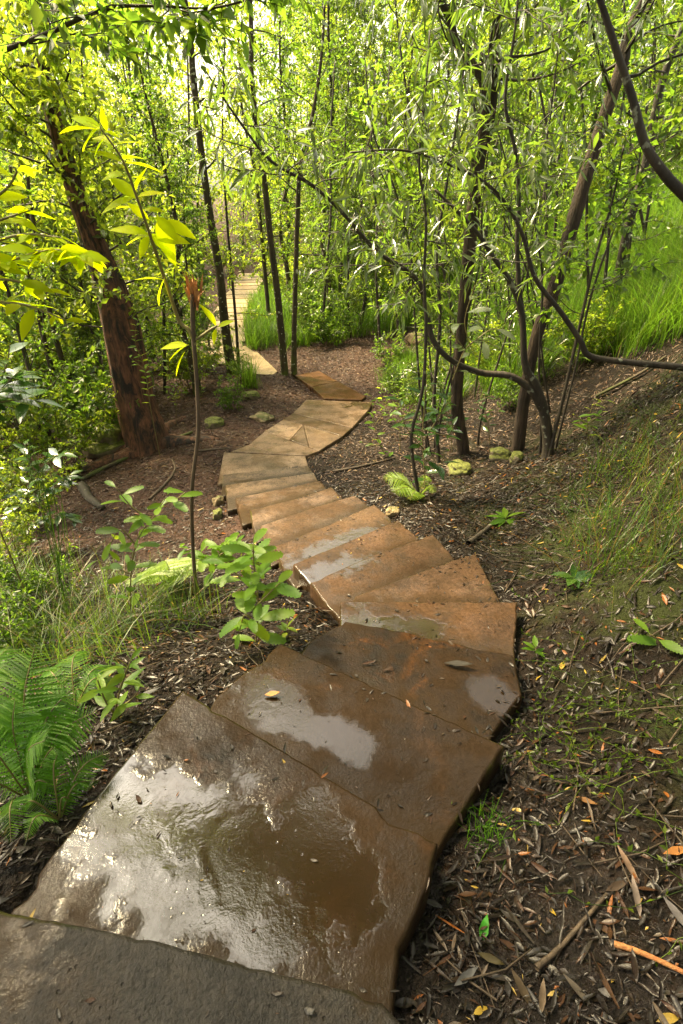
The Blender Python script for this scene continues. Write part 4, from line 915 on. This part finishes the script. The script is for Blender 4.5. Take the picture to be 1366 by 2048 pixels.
for q, (pp, Yq, lab) in enumerate([([(352, 850), (350, 800), (335, 745), (345, 700)], 8.6, 'slim seedling with bright leaves right of the burnt trunk'), ([(398, 800), (405, 760), (395, 715)], 9.6, 'small bright seedling behind the snapped stem'), ([(300, 810), (290, 740), (270, 680), (280, 620)], 7.2, 'small-leaved shoot in front of the burnt trunk'), ([(470, 800), (462, 770), (455, 750)], 9.8, 'tiny green seedling left of the grass tussock')]):
    b0 = aty(*pp[0], Yq)
    stem_plant('seedling', lab, [(pp, Yq), ([pp[1], (pp[1][0]-30, pp[1][1]-25)], Yq), ([pp[1], (pp[1][0]+28, pp[1][1]-32)], Yq)], .11, T_BROAD, 'leaf_fresh', seed=60+q, per=.06, cat='seedling')
for q, (pp, wd, lm, lab) in enumerate([([(905, 905), (900, 860), (890, 810), (885, 770)], .15, 'leaf_dark', 'dark leafy sprig at the foot of the furrowed trunk'), ([(800, 900), (800, 850), (795, 800), (805, 760)], .13, 'leaf_fresh', 'fresh green sprig beside the landing under the thin stems'), ([(760, 850), (765, 810), (760, 770)], .12, 'leaf_fresh', 'bright sprig at the wet corner of the landing'), ([(980, 890), (975, 840), (960, 800)], .13, 'leaf_dark', 'dark leafy sprig between the furrowed and leaning trunks'), ([(830, 820), (835, 770), (850, 720), (845, 690)], .13, 'leaf_fresh', 'leafy sprig in the grass fringe behind the thin stems'), ([(1180, 890), (1175, 850), (1185, 810)], .12, 'leaf_fresh', 'small sprig on the litter right of the forked tree')]):
    Yq = float(gnd(*pp[0])[1])
    stem_plant('leafy_sprig', lab, [(pp, Yq), ([pp[1], (pp[1][0]-28, pp[1][1]-22)], Yq), ([pp[1], (pp[1][0]+30, pp[1][1]-26)], Yq-.05), ([pp[2], (pp[2][0]+26, pp[2][1]-10)], Yq)], wd, T_BROAD, lm, seed=80+q, per=.05, cat='seedling', wm=.8)
whorl('rosette of dark green leaves on bare litter right of the wedge step', 1142, 1175, 7, .16, 'leaf_dark', 1)
whorl('tiny seedling beside the rusty end of the fourth step', 1066, 1318, 6, .07, 'leaf_fresh', 2)
whorl('flat yellow-green rosette on the litter above the dark rosette', 1010, 1045, 8, .17, 'leaf_fresh', 3, h=.05, wm=.8, up=.15)
whorl('pale little seedling at the foot of the serrated-leaf shrub', 575, 1275, 5, .09, 'cover', 4)
stem_plant('big_leaf_seedling', 'seedling with three large pointed leaves at the right edge', [([(1440, 1400), (1390, 1335), (1345, 1300), (1300, 1268)], 1.75)], .17, T_SERR, 'leaf_fresh', seed=21, per=.13, cat='seedling')
stem_plant('big_leaf_seedling', 'seedling with dull green serrated leaves leaving the right edge', [([(1460, 1560), (1420, 1500), (1380, 1470), (1340, 1480)], 1.3)], .13, T_SERR, 'leaf_fresh', seed=22, per=.06, cat='seedling')

# ------------------------------------------------------------------ ferns
def frond(acc, sacc, base, tip, sag, L0, r, npair=30):
    base = np.array(base); tip = np.array(tip); mid = (base+tip)/2+np.array((0, 0, sag)); C, R = spline([base, mid, tip], [.004, .003, .001], npair+4); tube(sacc, C, R, 4)
    T = unit(np.gradient(C, axis=0)); up = np.array((0, -.2, 1.)); S = unit(np.cross(T, up))
    ln = np.linalg.norm(tip-base)
    for sgn in (-1, 1):
        k = np.arange(3, npair+3); u = (k-3)/npair; Lk = L0*ln*np.clip(np.sin((u*.82+.18)*math.pi)**.8, .05, 1)
        D = S[k]*sgn+T[k]*.45+r.standard_normal((npair, 3))*.05-np.array((0, 0, .12)); leaves(acc, T_PINNA, C[k], D, np.repeat(up[None], npair, 0)+.15*r.standard_normal((npair, 3)), Lk, .5)
def fern(label, base_px, Yb, tips, lmat, seed, L0=.34, sag=.08, base=None):
    r = np.random.default_rng(seed); b = gnd(*base_px) if base is None else np.array(base); root = empty('fern', b); tag(root, label, 'fern')
    a = Acc(); s = Acc()
    for (px, py, Y) in tips:
        q = aty(px, py, Y); q[2] = max(q[2], float(gz(q[0], q[1])[0])+.04); frond(a, s, b, q, sag, L0, r)
    s.obj('frond_stalk', M['twig_green'], root); a.obj('frond', M[lmat], root)
gf = gnd(55, 1600)
fern('lush green fern filling the lower left edge', (60, 1600), 0, [(-40, 1480, gf[1]), (70, 1290, gf[1]+.25), (150, 1370, gf[1]+.2), (195, 1420, gf[1]+.15), (175, 1470, gf[1]+.1), (30, 1400, gf[1]+.1), (-60, 1600, gf[1]-.1), (130, 1590, gf[1]-.05), (30, 1700, gf[1]-.2), (90, 1480, gf[1])], 'fern', 1, .27, .1)
fern('second green fern behind the first at the left edge', (-20, 1480), 0, [(-100, 1350, 1.5), (20, 1290, 1.75), (90, 1400, 1.6), (-40, 1560, 1.3), (60, 1500, 1.4), (10, 1330, 1.55)], 'fern', 2, .27, .12)
fern('bright fern low beside the left end of the flooded step', (120, 1640), 0, [(200, 1560, gf[1]+.02), (170, 1640, gf[1]-.05), (60, 1700, gf[1]-.2), (220, 1500, gf[1]+.1), (120, 1500, gf[1]+.05), (40, 1620, gf[1]-.1)], 'fern', 5, .26, .08)
fern('fern with its fronds over the black litter at the left', (150, 1420), 0, [(230, 1330, 1.85), (250, 1400, 1.75), (90, 1340, 1.8), (160, 1300, 1.9), (200, 1450, 1.62), (70, 1420, 1.65)], 'fern', 6, .26, .1)
gq_ = gnd(230, 1440)[1]
stem_plant('leafy_shrub', 'low plant with long upright green leaves beside the flooded step', [([(228, 1450), (235, 1400), (250, 1350), (262, 1320)], gq_), ([(230, 1430), (210, 1400), (195, 1360)], gq_), ([(232, 1420), (262, 1400), (275, 1385)], gq_)], .13, T_BROAD, 'leaf_fresh', seed=33, per=.035, wm=.8)
fern('small yellow-green fern at the foot of the thin black stem', (838, 992), 0, [(765, 955, Ya+.1), (785, 985, Ya-.1), (860, 955, Ya+.2), (872, 985, Ya), (820, 1000, Ya-.15)], 'fern_yellow', 3, .34, .08)
fern('feathery green fern frond under the yellow-green shrub', (345, 1160), 0, [(330, 1120, Yk+.1), (400, 1140, Yk+.1), (300, 1150, Yk)], 'fern_yellow', 4, .3, .05)

# ------------------------------------------------------------------ grass
def blades(acc, P, H, W, r, lean=.5, arch=.5):
    n = len(P); az = r.random(n)*6.28; d = np.stack((np.cos(az), np.sin(az), np.zeros(n)), -1); s = np.stack((-np.sin(az), np.cos(az), np.zeros(n)), -1)
    ln = lean*r.random(n)[:, None]; up = np.array((0, 0, 1.)); V = []
    for k, u in enumerate((0, .3, .6, .85, 1.)):
        c = P+H[:, None]*(up*(u-arch*.55*ln*u*u*1.3)+d*ln*(u*.35+u*u*.8)); wd = W[:, None]*(1-u)**.6*(.75 if u == 0 else 1)
        V += [c-s*wd, c+s*wd]
    V = np.stack(V, 1).reshape(-1, 3); o = (np.arange(n)*10)[:, None]
    F = np.concatenate([o+np.array([[2*k, 2*k+1, 2*k+3, 2*k+2]]) for k in range(4)])
    acc.add(V, F)
def grass(label, centers, per, H, W, mat, seed, sp=.12, lean=1., arch=.6, name='grass', kind='stuff', cat='grass'):
    r = np.random.default_rng(seed); c = np.repeat(np.asarray(centers, float), per, 0); P = c+np.column_stack((r.normal(size=len(c))*sp, r.normal(size=len(c))*sp))
    z = gz(P[:, 0], P[:, 1])-.02; a = Acc(); blades(a, np.column_stack((P, z)), H*(.5+.7*r.random(len(P))), W*(.7+.6*r.random(len(P))), r, lean, arch)
    o = a.obj(name, M[mat]); tag(o, label, cat, kind=kind); return o
r = np.random.default_rng(77)
def scatter(n, x0, x1, y0, y1, cond):
    x = x0+(x1-x0)*r.random(n); y = y0+(y1-y0)*r.random(n); k = cond(x, y) & ~slab_mask(x, y, .15); return np.column_stack((x[k], y[k]))
def ppx(x, y):
    z = gz(x, y); dep = y*math.cos(PITCH)+(CAMH-z)*math.sin(PITCH); return 683+FPX*x/dep, 1024+FPX*((CAMH-z)*math.cos(PITCH)-y*math.sin(PITCH))/dep
def inpoly_px(poly):
    poly = np.array(poly, float)
    def f(x, y):
        a, b = ppx(x, y); return sdist(poly, a, b) < 0
    return f
bank = inpoly_px([(880, 640), (960, 790), (1040, 790), (1110, 720), (1160, 720), (1290, 700), (1500, 640), (1500, 200), (850, 430)])
grass('tall bright green grass covering the bank at the right', scatter(4200, 1, 12, 5, 20, bank), 46, 1.0, .005, 'grass', 1, .1, 1.1)
midg = inpoly_px([(490, 700), (560, 700), (640, 690), (760, 670), (840, 660), (900, 640), (900, 440), (520, 440)])
grass('green grass behind the landing and the twin trunks', scatter(2600, -5, 7, 11, 24, midg), 28, .75, .008, 'grass', 2, .12, .9)
edge = inpoly_px([(770, 760), (840, 690), (930, 680), (930, 780), (880, 830), (800, 800)])
grass('green grass fringing the right side of the landing', scatter(1100, .8, 4, 6, 12, edge), 30, .5, .006, 'grass', 3, .1, 1.)
lg = inpoly_px([(-60, 1050), (150, 1150), (330, 1180), (420, 1230), (260, 1330), (120, 1350), (-60, 1300)])
grass('wispy mixed green and straw grass in the left foreground', scatter(420, -3.5, -.3, 1.2, 4, lg), 14, .42, .0026, 'grass_dry', 4, .1, 1.3)
rb = inpoly_px([(1130, 960), (1400, 830), (1420, 1180), (1180, 1150)])
grass('straw and green grass hanging down the right bank', scatter(800, 1.2, 5, 1.5, 7, rb), 13, .42, .0026, 'grass_dry', 5, .08, 1.7)
g = gnd(500, 775); grass('single grass tussock in front of the lichen trunk', [g[:2]]*3, 60, .75, .006, 'grass', 6, .09, .55, name='grass_tussock', kind=None, cat='grass tussock')
g = gnd(970, 1660); grass('small dark spiky tuft beside the bottom steps', [g[:2]]*2, 60, .1, .0016, 'fern', 7, .045, 1.1, name='grass_tuft', kind=None, cat='grass tuft')
for q, (x, y) in enumerate([(150, 1220), (90, 1180)]):
    pass
# tall pale grass stalks bending over at the left
a = Acc(); g = gnd(130, 1240); rr = np.random.default_rng(3)
for q in range(14):
    C, R = spline([g+rr.standard_normal(3)*np.array((.05, .05, 0)), aty(100+rr.normal()*20, 1000, g[1]), aty(60+rr.normal()*25, 880+rr.normal()*40, g[1]-.05), aty(40+rr.normal()*50, 760+rr.normal()*90, g[1]-.1)], [.0022, .002, .0016, .0008], 16); tube(a, C, R, 4)
o = a.obj('grass_stalks', M['grass'], origin=g); tag(o, 'tall pale grass stalks leaning left in the left foreground', 'grass stalks')

# creeping ground cover on the right bank
a = Acc(); rr = np.random.default_rng(31); cov = inpoly_px([(1020, 1260), (1120, 1190), (1400, 1000), (1420, 1900), (1250, 1750), (1000, 1700), (1060, 1500)])
C0 = scatter(2400, .6, 3.5, .3, 4, cov)
C0 = C0[[mnoise.noise((x*1.6, y*1.6, 11)) > .08 for x, y in C0]]
for x, y in C0[:520]:
    n = 7; az = rr.random()*6.28; st = .035+.02*rr.random(); P = [(x, y)]
    for k in range(n): az += rr.normal()*.5; P.append((P[-1][0]+math.cos(az)*st, P[-1][1]+math.sin(az)*st))
    P = np.array(P); z = gz(P[:, 0], P[:, 1])+.01+.05*np.sin(np.linspace(0, 3.1, n+1))*rr.random(); Q = np.column_stack((P, z)); tube(a, Q, np.full(n+1, .0013), 3, cap=False)
    D = rr.standard_normal((n+1, 3))+np.array((0, 0, .6)); leaves(a, T_SMALL, Q, D, rr.standard_normal((n+1, 3))+np.array((0, 0, 1.)), .02+.012*rr.random(n+1), .9)
tag(a.obj('ground_cover', M['cover']), 'creeping fine-stemmed greenery over the right bank', 'ground cover', kind='stuff')

# ------------------------------------------------------------------ leaf litter and twigs
r = np.random.default_rng(88)
def litter(n, yr, xr, L, dens=None, tpl=T_DRY, mat='litter', label='', lift=.006, seed=0, onslab=.0):
    x = xr[0]+(xr[1]-xr[0])*r.random(n); y = yr[0]+(yr[1]-yr[0])*r.random(n)
    keep = ~slab_mask(x, y, .02)
    keep &= (np.abs(x) < y*.95+1.3)
    if dens is not None: keep &= r.random(n) < dens(x, y)
    x, y = x[keep], y[keep]; n = len(x); nn = gnormal(x, y); az = r.random(n)*6.28
    D = np.stack((np.cos(az), np.sin(az), np.zeros(n)), -1); D = unit(D-nn*(D*nn).sum(-1, keepdims=True)+nn*.12*r.standard_normal((n, 1)))
    N = unit(nn+.28*r.standard_normal((n, 3))); z = gz(x, y)+lift+.012*r.random(n)
    a = Acc(); leaves(a, tpl, np.column_stack((x, y, z)), D, N, L*(.5+.9*r.random(n)**1.5), .7+.5*r.random(n)); return a
def dn(x, y):
    left = (x < -.9) & (y > 3.0) & (y < 8.6) & (x > -3.4)
    return np.where(left, .4, 1.)*np.where((x > .95+.0*y) & (y < 3.4), .55, 1.)
a = Acc()
for n_, L_, tp_, lf_ in ((22000, .055, T_DRY, .006), (16000, .075, T_SLIM, .004), (9000, .05, T_BROAD, .004), (70000, .028, T_SLIM4, .002), (40000, .02, T_SMALL, .001), (5000, .11, T_STRIP, .008)):
    q_ = litter(n_, (.1, 5.5), (-3.5, 4), L_, dn, tpl=tp_, lift=lf_); a.add(np.concatenate(q_.V), q_.F[0])
b_ = litter(90000, (5.5, 15), (-9, 8), .08, lambda x, y: np.where((x < -1.8) & (x > -3.6) & (y < 7.5), .8, 1.), tpl=T_SLIM4)
tag(b_.obj('bark_litter', M['litter_pale']), 'pale brown leaf and bark fragments carpeting the ground around the landing', 'leaf litter', kind='stuff')
tag(a.obj('leaf_litter', M['litter']), 'wet brown and grey fallen leaves carpeting the soil beside the steps', 'leaf litter', kind='stuff')
a = Acc(); n = 1500; x = -4+9*r.random(n); y = .2+10*r.random(n); k = ~slab_mask(x, y, .12); x, y = x[k], y[k]
for px_, py_ in zip(x, y):
    az = r.random()*3.14; L = .05+.13*r.random(); P = np.array([(px_-math.cos(az)*L, py_-math.sin(az)*L), (px_, py_), (px_+math.cos(az)*L, py_+math.sin(az)*L)])+r.normal(size=(3, 2))*.01
    tube(a, np.column_stack((P, gz(P[:, 0], P[:, 1])+.01+.015*r.random())), np.array((.9, 1, .6))*(.0015+.0025*r.random()), 4)
tag(a.obj('fallen_twigs', M['twig']), 'thin fallen twigs scattered through the leaf litter', 'twigs', kind='stuff')
# grit and leaf crumbs lying on the treads
r = np.random.default_rng(91); a = Acc(); got = 0
for s in SLABS[:22]:
    p = s['poly']; ar = np.ptp(p[:, 0])*np.ptp(p[:, 1]); n = int(170*ar); x = p[:, 0].min()+np.ptp(p[:, 0])*r.random(n); y = p[:, 1].min()+np.ptp(p[:, 1])*r.random(n)
    k = sdist(p, x, y) < -.03
    for q in SLABS[:22]:
        if q['z'] > s['z']+.01: k &= sdist(q['poly'], x, y) > 0
    x, y = x[k], y[k]; n = len(x)
    if n: leaves(a, T_DRY, np.column_stack((x, y, np.full(n, s['z']+.0025))), r.standard_normal((n, 3))*np.array((1, 1, .05)), np.array((0, 0, 1.))+.15*r.standard_normal((n, 3)), .006+.03*r.random(n)**4, .8+1.2*r.random(n))
for s in SLABS[1:14]:       # litter washed onto the rims
    p = s['poly']; n = 900; x = p[:, 0].min()+np.ptp(p[:, 0])*r.random(n); y = p[:, 1].min()+np.ptp(p[:, 1])*r.random(n); d_ = sdist(p, x, y); k = (d_ < -.0) & (d_ > -.13*r.random(n)**2.2) & (x > p[:, 0].mean()-.1)
    for q in SLABS[:22]:
        if q['z'] > s['z']+.01: k &= sdist(q['poly'], x, y) > 0
    x, y = x[k][:70], y[k][:70]; n = len(x)
    if n: leaves(a, T_SLIM, np.column_stack((x, y, np.full(n, s['z']+.004))), r.standard_normal((n, 3))*np.array((1, 1, .04)), np.array((0, 0, 1.))+.2*r.standard_normal((n, 3)), .02+.04*r.random(n), .8+.8*r.random(n))
tag(a.obj('leaf_crumbs', M['litter']), 'dark specks of grit and leaf crumbs on the treads', 'debris', kind='stuff')
# separate big fallen leaves and sticks
def top_at(px, py, z): return atz(px, py, z)
def one_leaf(label, p, az, L, col, wm=1., N=(0, 0, 1.), name='fallen_leaf', tpl=T_DRY):
    m, nt, out = mat_new(name); b = NB(nt); pb = b.n('ShaderNodeBsdfPrincipled'); b.l(b.mix(.6, col, b.ramp(b.noise(b.obj(), 45, 4), [(.3, .5), (.7, 1.2)]), 'MULTIPLY'), pb.inputs[0]); pb.inputs['Roughness'].default_value = .55; pb.inputs['Specular IOR Level'].default_value = .2; b.l(pb.outputs[0], out.inputs[0])
    a = Acc(); d = np.array((math.cos(az), math.sin(az), 0)); leaves(a, tpl, [np.array(p)-d*L/2], [d], [np.array(N)], L, wm); o = a.obj(name, m, origin=p); tag(o, label, 'leaf', 'large fallen leaves'); return o
one_leaf('curled tan leaf lying on the third step', atz(545, 1391, -.235)+np.array((0, 0, .008)), .1, .07, (.42, .2, .07), 1.6)
one_leaf('long dark leaf lying on the fourth step', atz(917, 1332, -.345)+np.array((0, 0, .006)), -.2, .15, (.04, .035, .028), 1.0)
one_leaf('short dark leaf beside the long one on the fourth step', atz(775, 1340, -.345)+np.array((0, 0, .005)), .3, .06, (.04, .022, .012))
one_leaf('narrow dark leaf near the left of the fourth step', atz(738, 1328, -.345)+np.array((0, 0, .005)), .15, .08, (.05, .022, .012), .6)
one_leaf('yellow-green strip leaf at the rusty end of the fourth step', gnd(1018, 1397)+np.array((0, 0, .02)), -.45, .13, (.3, .36, .04), .8)
one_leaf('fresh green leaf fallen on the mud by the bottom steps', gnd(966, 1865)+np.array((0, 0, .02)), 1.1, .075, (.03, .16, .01), 1.5)
for k, (px_, py_, az, L, c, lab) in enumerate([(1250, 1740, 1.8, .17, (.3, .2, .14), 'pale tan leaf standing out on the lower right litter'), (1350, 1712, .1, .15, (.45, .19, .05), 'orange leaf at the right edge above the sticks'), (1265, 1800, 1.4, .16, (.28, .22, .19), 'silvery curled leaf below the pale tan leaf'), (1350, 1840, 2.0, .15, (.2, .18, .18), 'grey leaf at the lower right edge'), (1040, 1985, 2.0, .14, (.1, .07, .04), 'brown leaf near the bottom edge right of the steps'), (1080, 2000, 1.2, .12, (.2, .14, .09), 'tan leaf near the bottom edge'), (980, 1925, -.4, .12, (.07, .055, .02), 'olive brown leaf below the green leaf'), (930, 1960, .5, .13, (.12, .12, .12), 'blue-grey wet leaf in the mud at the bottom'), (1150, 1990, 2.3, .13, (.16, .13, .1), 'dull grey-brown leaf at the bottom right'), (1230, 1780, .3, .13, (.09, .06, .04), 'dark brown leaf under the silvery leaf'), (1170, 1610, -.5, .12, (.28, .14, .05), 'rust coloured leaf among the creepers'), (820, 640+360, .6, .16, (.5, .4, .1), 'yellow leaf at the foot of the yellow fern'), (1270, 1330, .4, .1, (.2, .15, .11), 'tan leaf beneath the large-leaf seedling'), (1085, 1180, 1.0, .1, (.34, .2, .13), 'pinkish leaf near the dark rosette'), (300, 1395, .4, .2, (.1, .1, .1), 'broad grey bark strip left of the bottom steps')]):
    one_leaf(lab, gnd(px_, py_)+np.array((0, 0, .022)), az, L*.62, tuple(q_*.6 for q_ in c), 1.1, rng.standard_normal(3)*.25+np.array((0, -.1, 1)))
def stick(label, pp, wpx, lift=.02, mat='twig', name='fallen_stick'):
    P = np.array([gnd(*q)+np.array((0, 0, lift)) for q in pp]); P = P+rng.standard_normal(P.shape)*.004; dep = np.linalg.norm(P[0]-CAM)
    C, R = spline(P, np.linspace(1, .6, len(P))*wpx*.5/FPX*dep, 20); a = Acc(); tube(a, C, R, 7, .06); o = a.obj(name, M[mat], origin=P[0]); tag(o, label, 'stick', 'fallen sticks and roots')
stick('reddish stick lying diagonally in the lower right litter', [(1075, 1945), (1120, 1890), (1205, 1790)], 9, .025, 'fray' if False else 'twig')
stick('orange twig running off the right edge near the bottom', [(1215, 1890), (1290, 1920), (1400, 1975)], 9, .03, 'fray')
stick('long grey root snaking from the burnt trunk toward the path', [(160, 965), (230, 930), (300, 900), (385, 868)], 9, .03, 'bark_grey')
stick('dark log piece on the red soil by the grasses', [(165, 975), (180, 1000), (205, 1020)], 18, .03, 'bark_dark')
stick('grey branch on the ground in front of the mossy boulders', [(112, 905), (150, 885), (190, 855)], 12, .04, 'bark_dark')
stick('dark root crossing the red soil left of the steps', [(300, 1000), (335, 965), (350, 940), (345, 920)], 6, .012, 'twig')
stick('thin root near the front of the landing', [(390, 905), (430, 900), (460, 898)], 5, .012, 'twig')
stick('dark half-buried branch on the litter above the dark rosette', [(935, 1090), (975, 1060), (1000, 1030)], 12, .02, 'bark_dark')
stick('thin stick lying across the litter at the right of the landing', [(665, 945), (720, 935), (790, 918)], 6, .015, 'twig')
stick('pale twig leaning on the litter below the low branch', [(1190, 800), (1270, 760), (1330, 720)], 6, .05, 'bark_grey')
stick('straw twig lying on the left end of the third step', [(455, 1418), (475, 1405), (505, 1390)], 3, .012, 'fray')
stick('brown stick among the litter left of the middle steps', [(245, 1245), (300, 1235), (360, 1225)], 9, .03, 'twig')

# ------------------------------------------------------------------ rocks
def rock(label, px, py, wpx, hpx, mat, seed, group=None, flat=1.):
    g = gnd(px, py); dep = g[1]*math.cos(PITCH)+(CAMH-g[2])*math.sin(PITCH); rx = wpx*.5/FPX*dep; rz_ = hpx*.5/FPX*dep*flat
    bm = bmesh.new(); bmesh.ops.create_icosphere(bm, subdivisions=4, radius=1)
    for v in bm.verts:
        n_ = mnoise.noise(v.co*1.3+Vector((seed*7.1, 0, 0)))*.35+mnoise.noise(v.co*3.3+Vector((seed*3.1, 5, 0)))*.13+mnoise.noise(v.co*9+Vector((seed, 0, 9)))*.04
        v.co *= 1+n_
        for ax in (0, 1, 2): v.co[ax] = max(-.86, min(.86, v.co[ax]))
        v.co.x *= rx; v.co.y *= rx*.8; v.co.z *= rz_
    me = bpy.data.meshes.new('rock'); bm.to_mesh(me); bm.free()
    for f in me.polygons: f.use_smooth = True
    me.materials.append(M[mat]); o = bpy.data.objects.new('rock', me); COL.objects.link(o); o.location = tuple(g+np.array((0, 0, rz_*.45))); o.rotation_euler = (0, 0, seed*1.3)
    tag(o, label, 'rock', group)
rock('round dark mossy boulder against the left foot of the burnt trunk', 228, 895, 90, 75, 'rock_moss', 1)
rock('flat mossy boulder under the leaning stems', 140, 862, 90, 45, 'rock_moss', 2)
rock('low moss-covered stone in front of the round boulder', 215, 905, 90, 40, 'rock_moss', 3)
rock('small tan stone beside the round boulder', 180, 882, 34, 26, 'rock_bare', 4)
rock('mossy flat stone left of the landing', 430, 853, 44, 26, 'rock_moss', 5)
rock('bright mossy stone among the litter below the furrowed trunk', 918, 945, 62, 30, 'rock_moss', 6)
rock('mossy stone at the foot of the leaning trunk', 1000, 918, 50, 34, 'rock_moss', 7)
rock('grey-green round stone beside the forked tree', 1032, 922, 36, 28, 'rock_moss', 8)
rock('pale flat rock in the grass above the thin black stems', 835, 690, 50, 36, 'rock_bare', 9)
rock('small round stone propping the left side of the steps', 438, 1010, 26, 28, 'rock_bare', 10)
rock('second small stone just below the round one', 436, 1035, 26, 26, 'rock_moss', 11)
rock('orange stone touching the right corner of the puddled step', 785, 1030, 32, 24, 'rock_bare', 12)
rock('flat mossy stone wedged left of the turn in the stairs', 668, 1205, 70, 22, 'rock_bare', 13)
rock('tan flat stone at the left edge of the landing', 525, 838, 50, 14, 'rock_bare', 14)
rock('small stone at the foot of the grass tussock', 500, 795, 40, 18, 'rock_moss', 15)
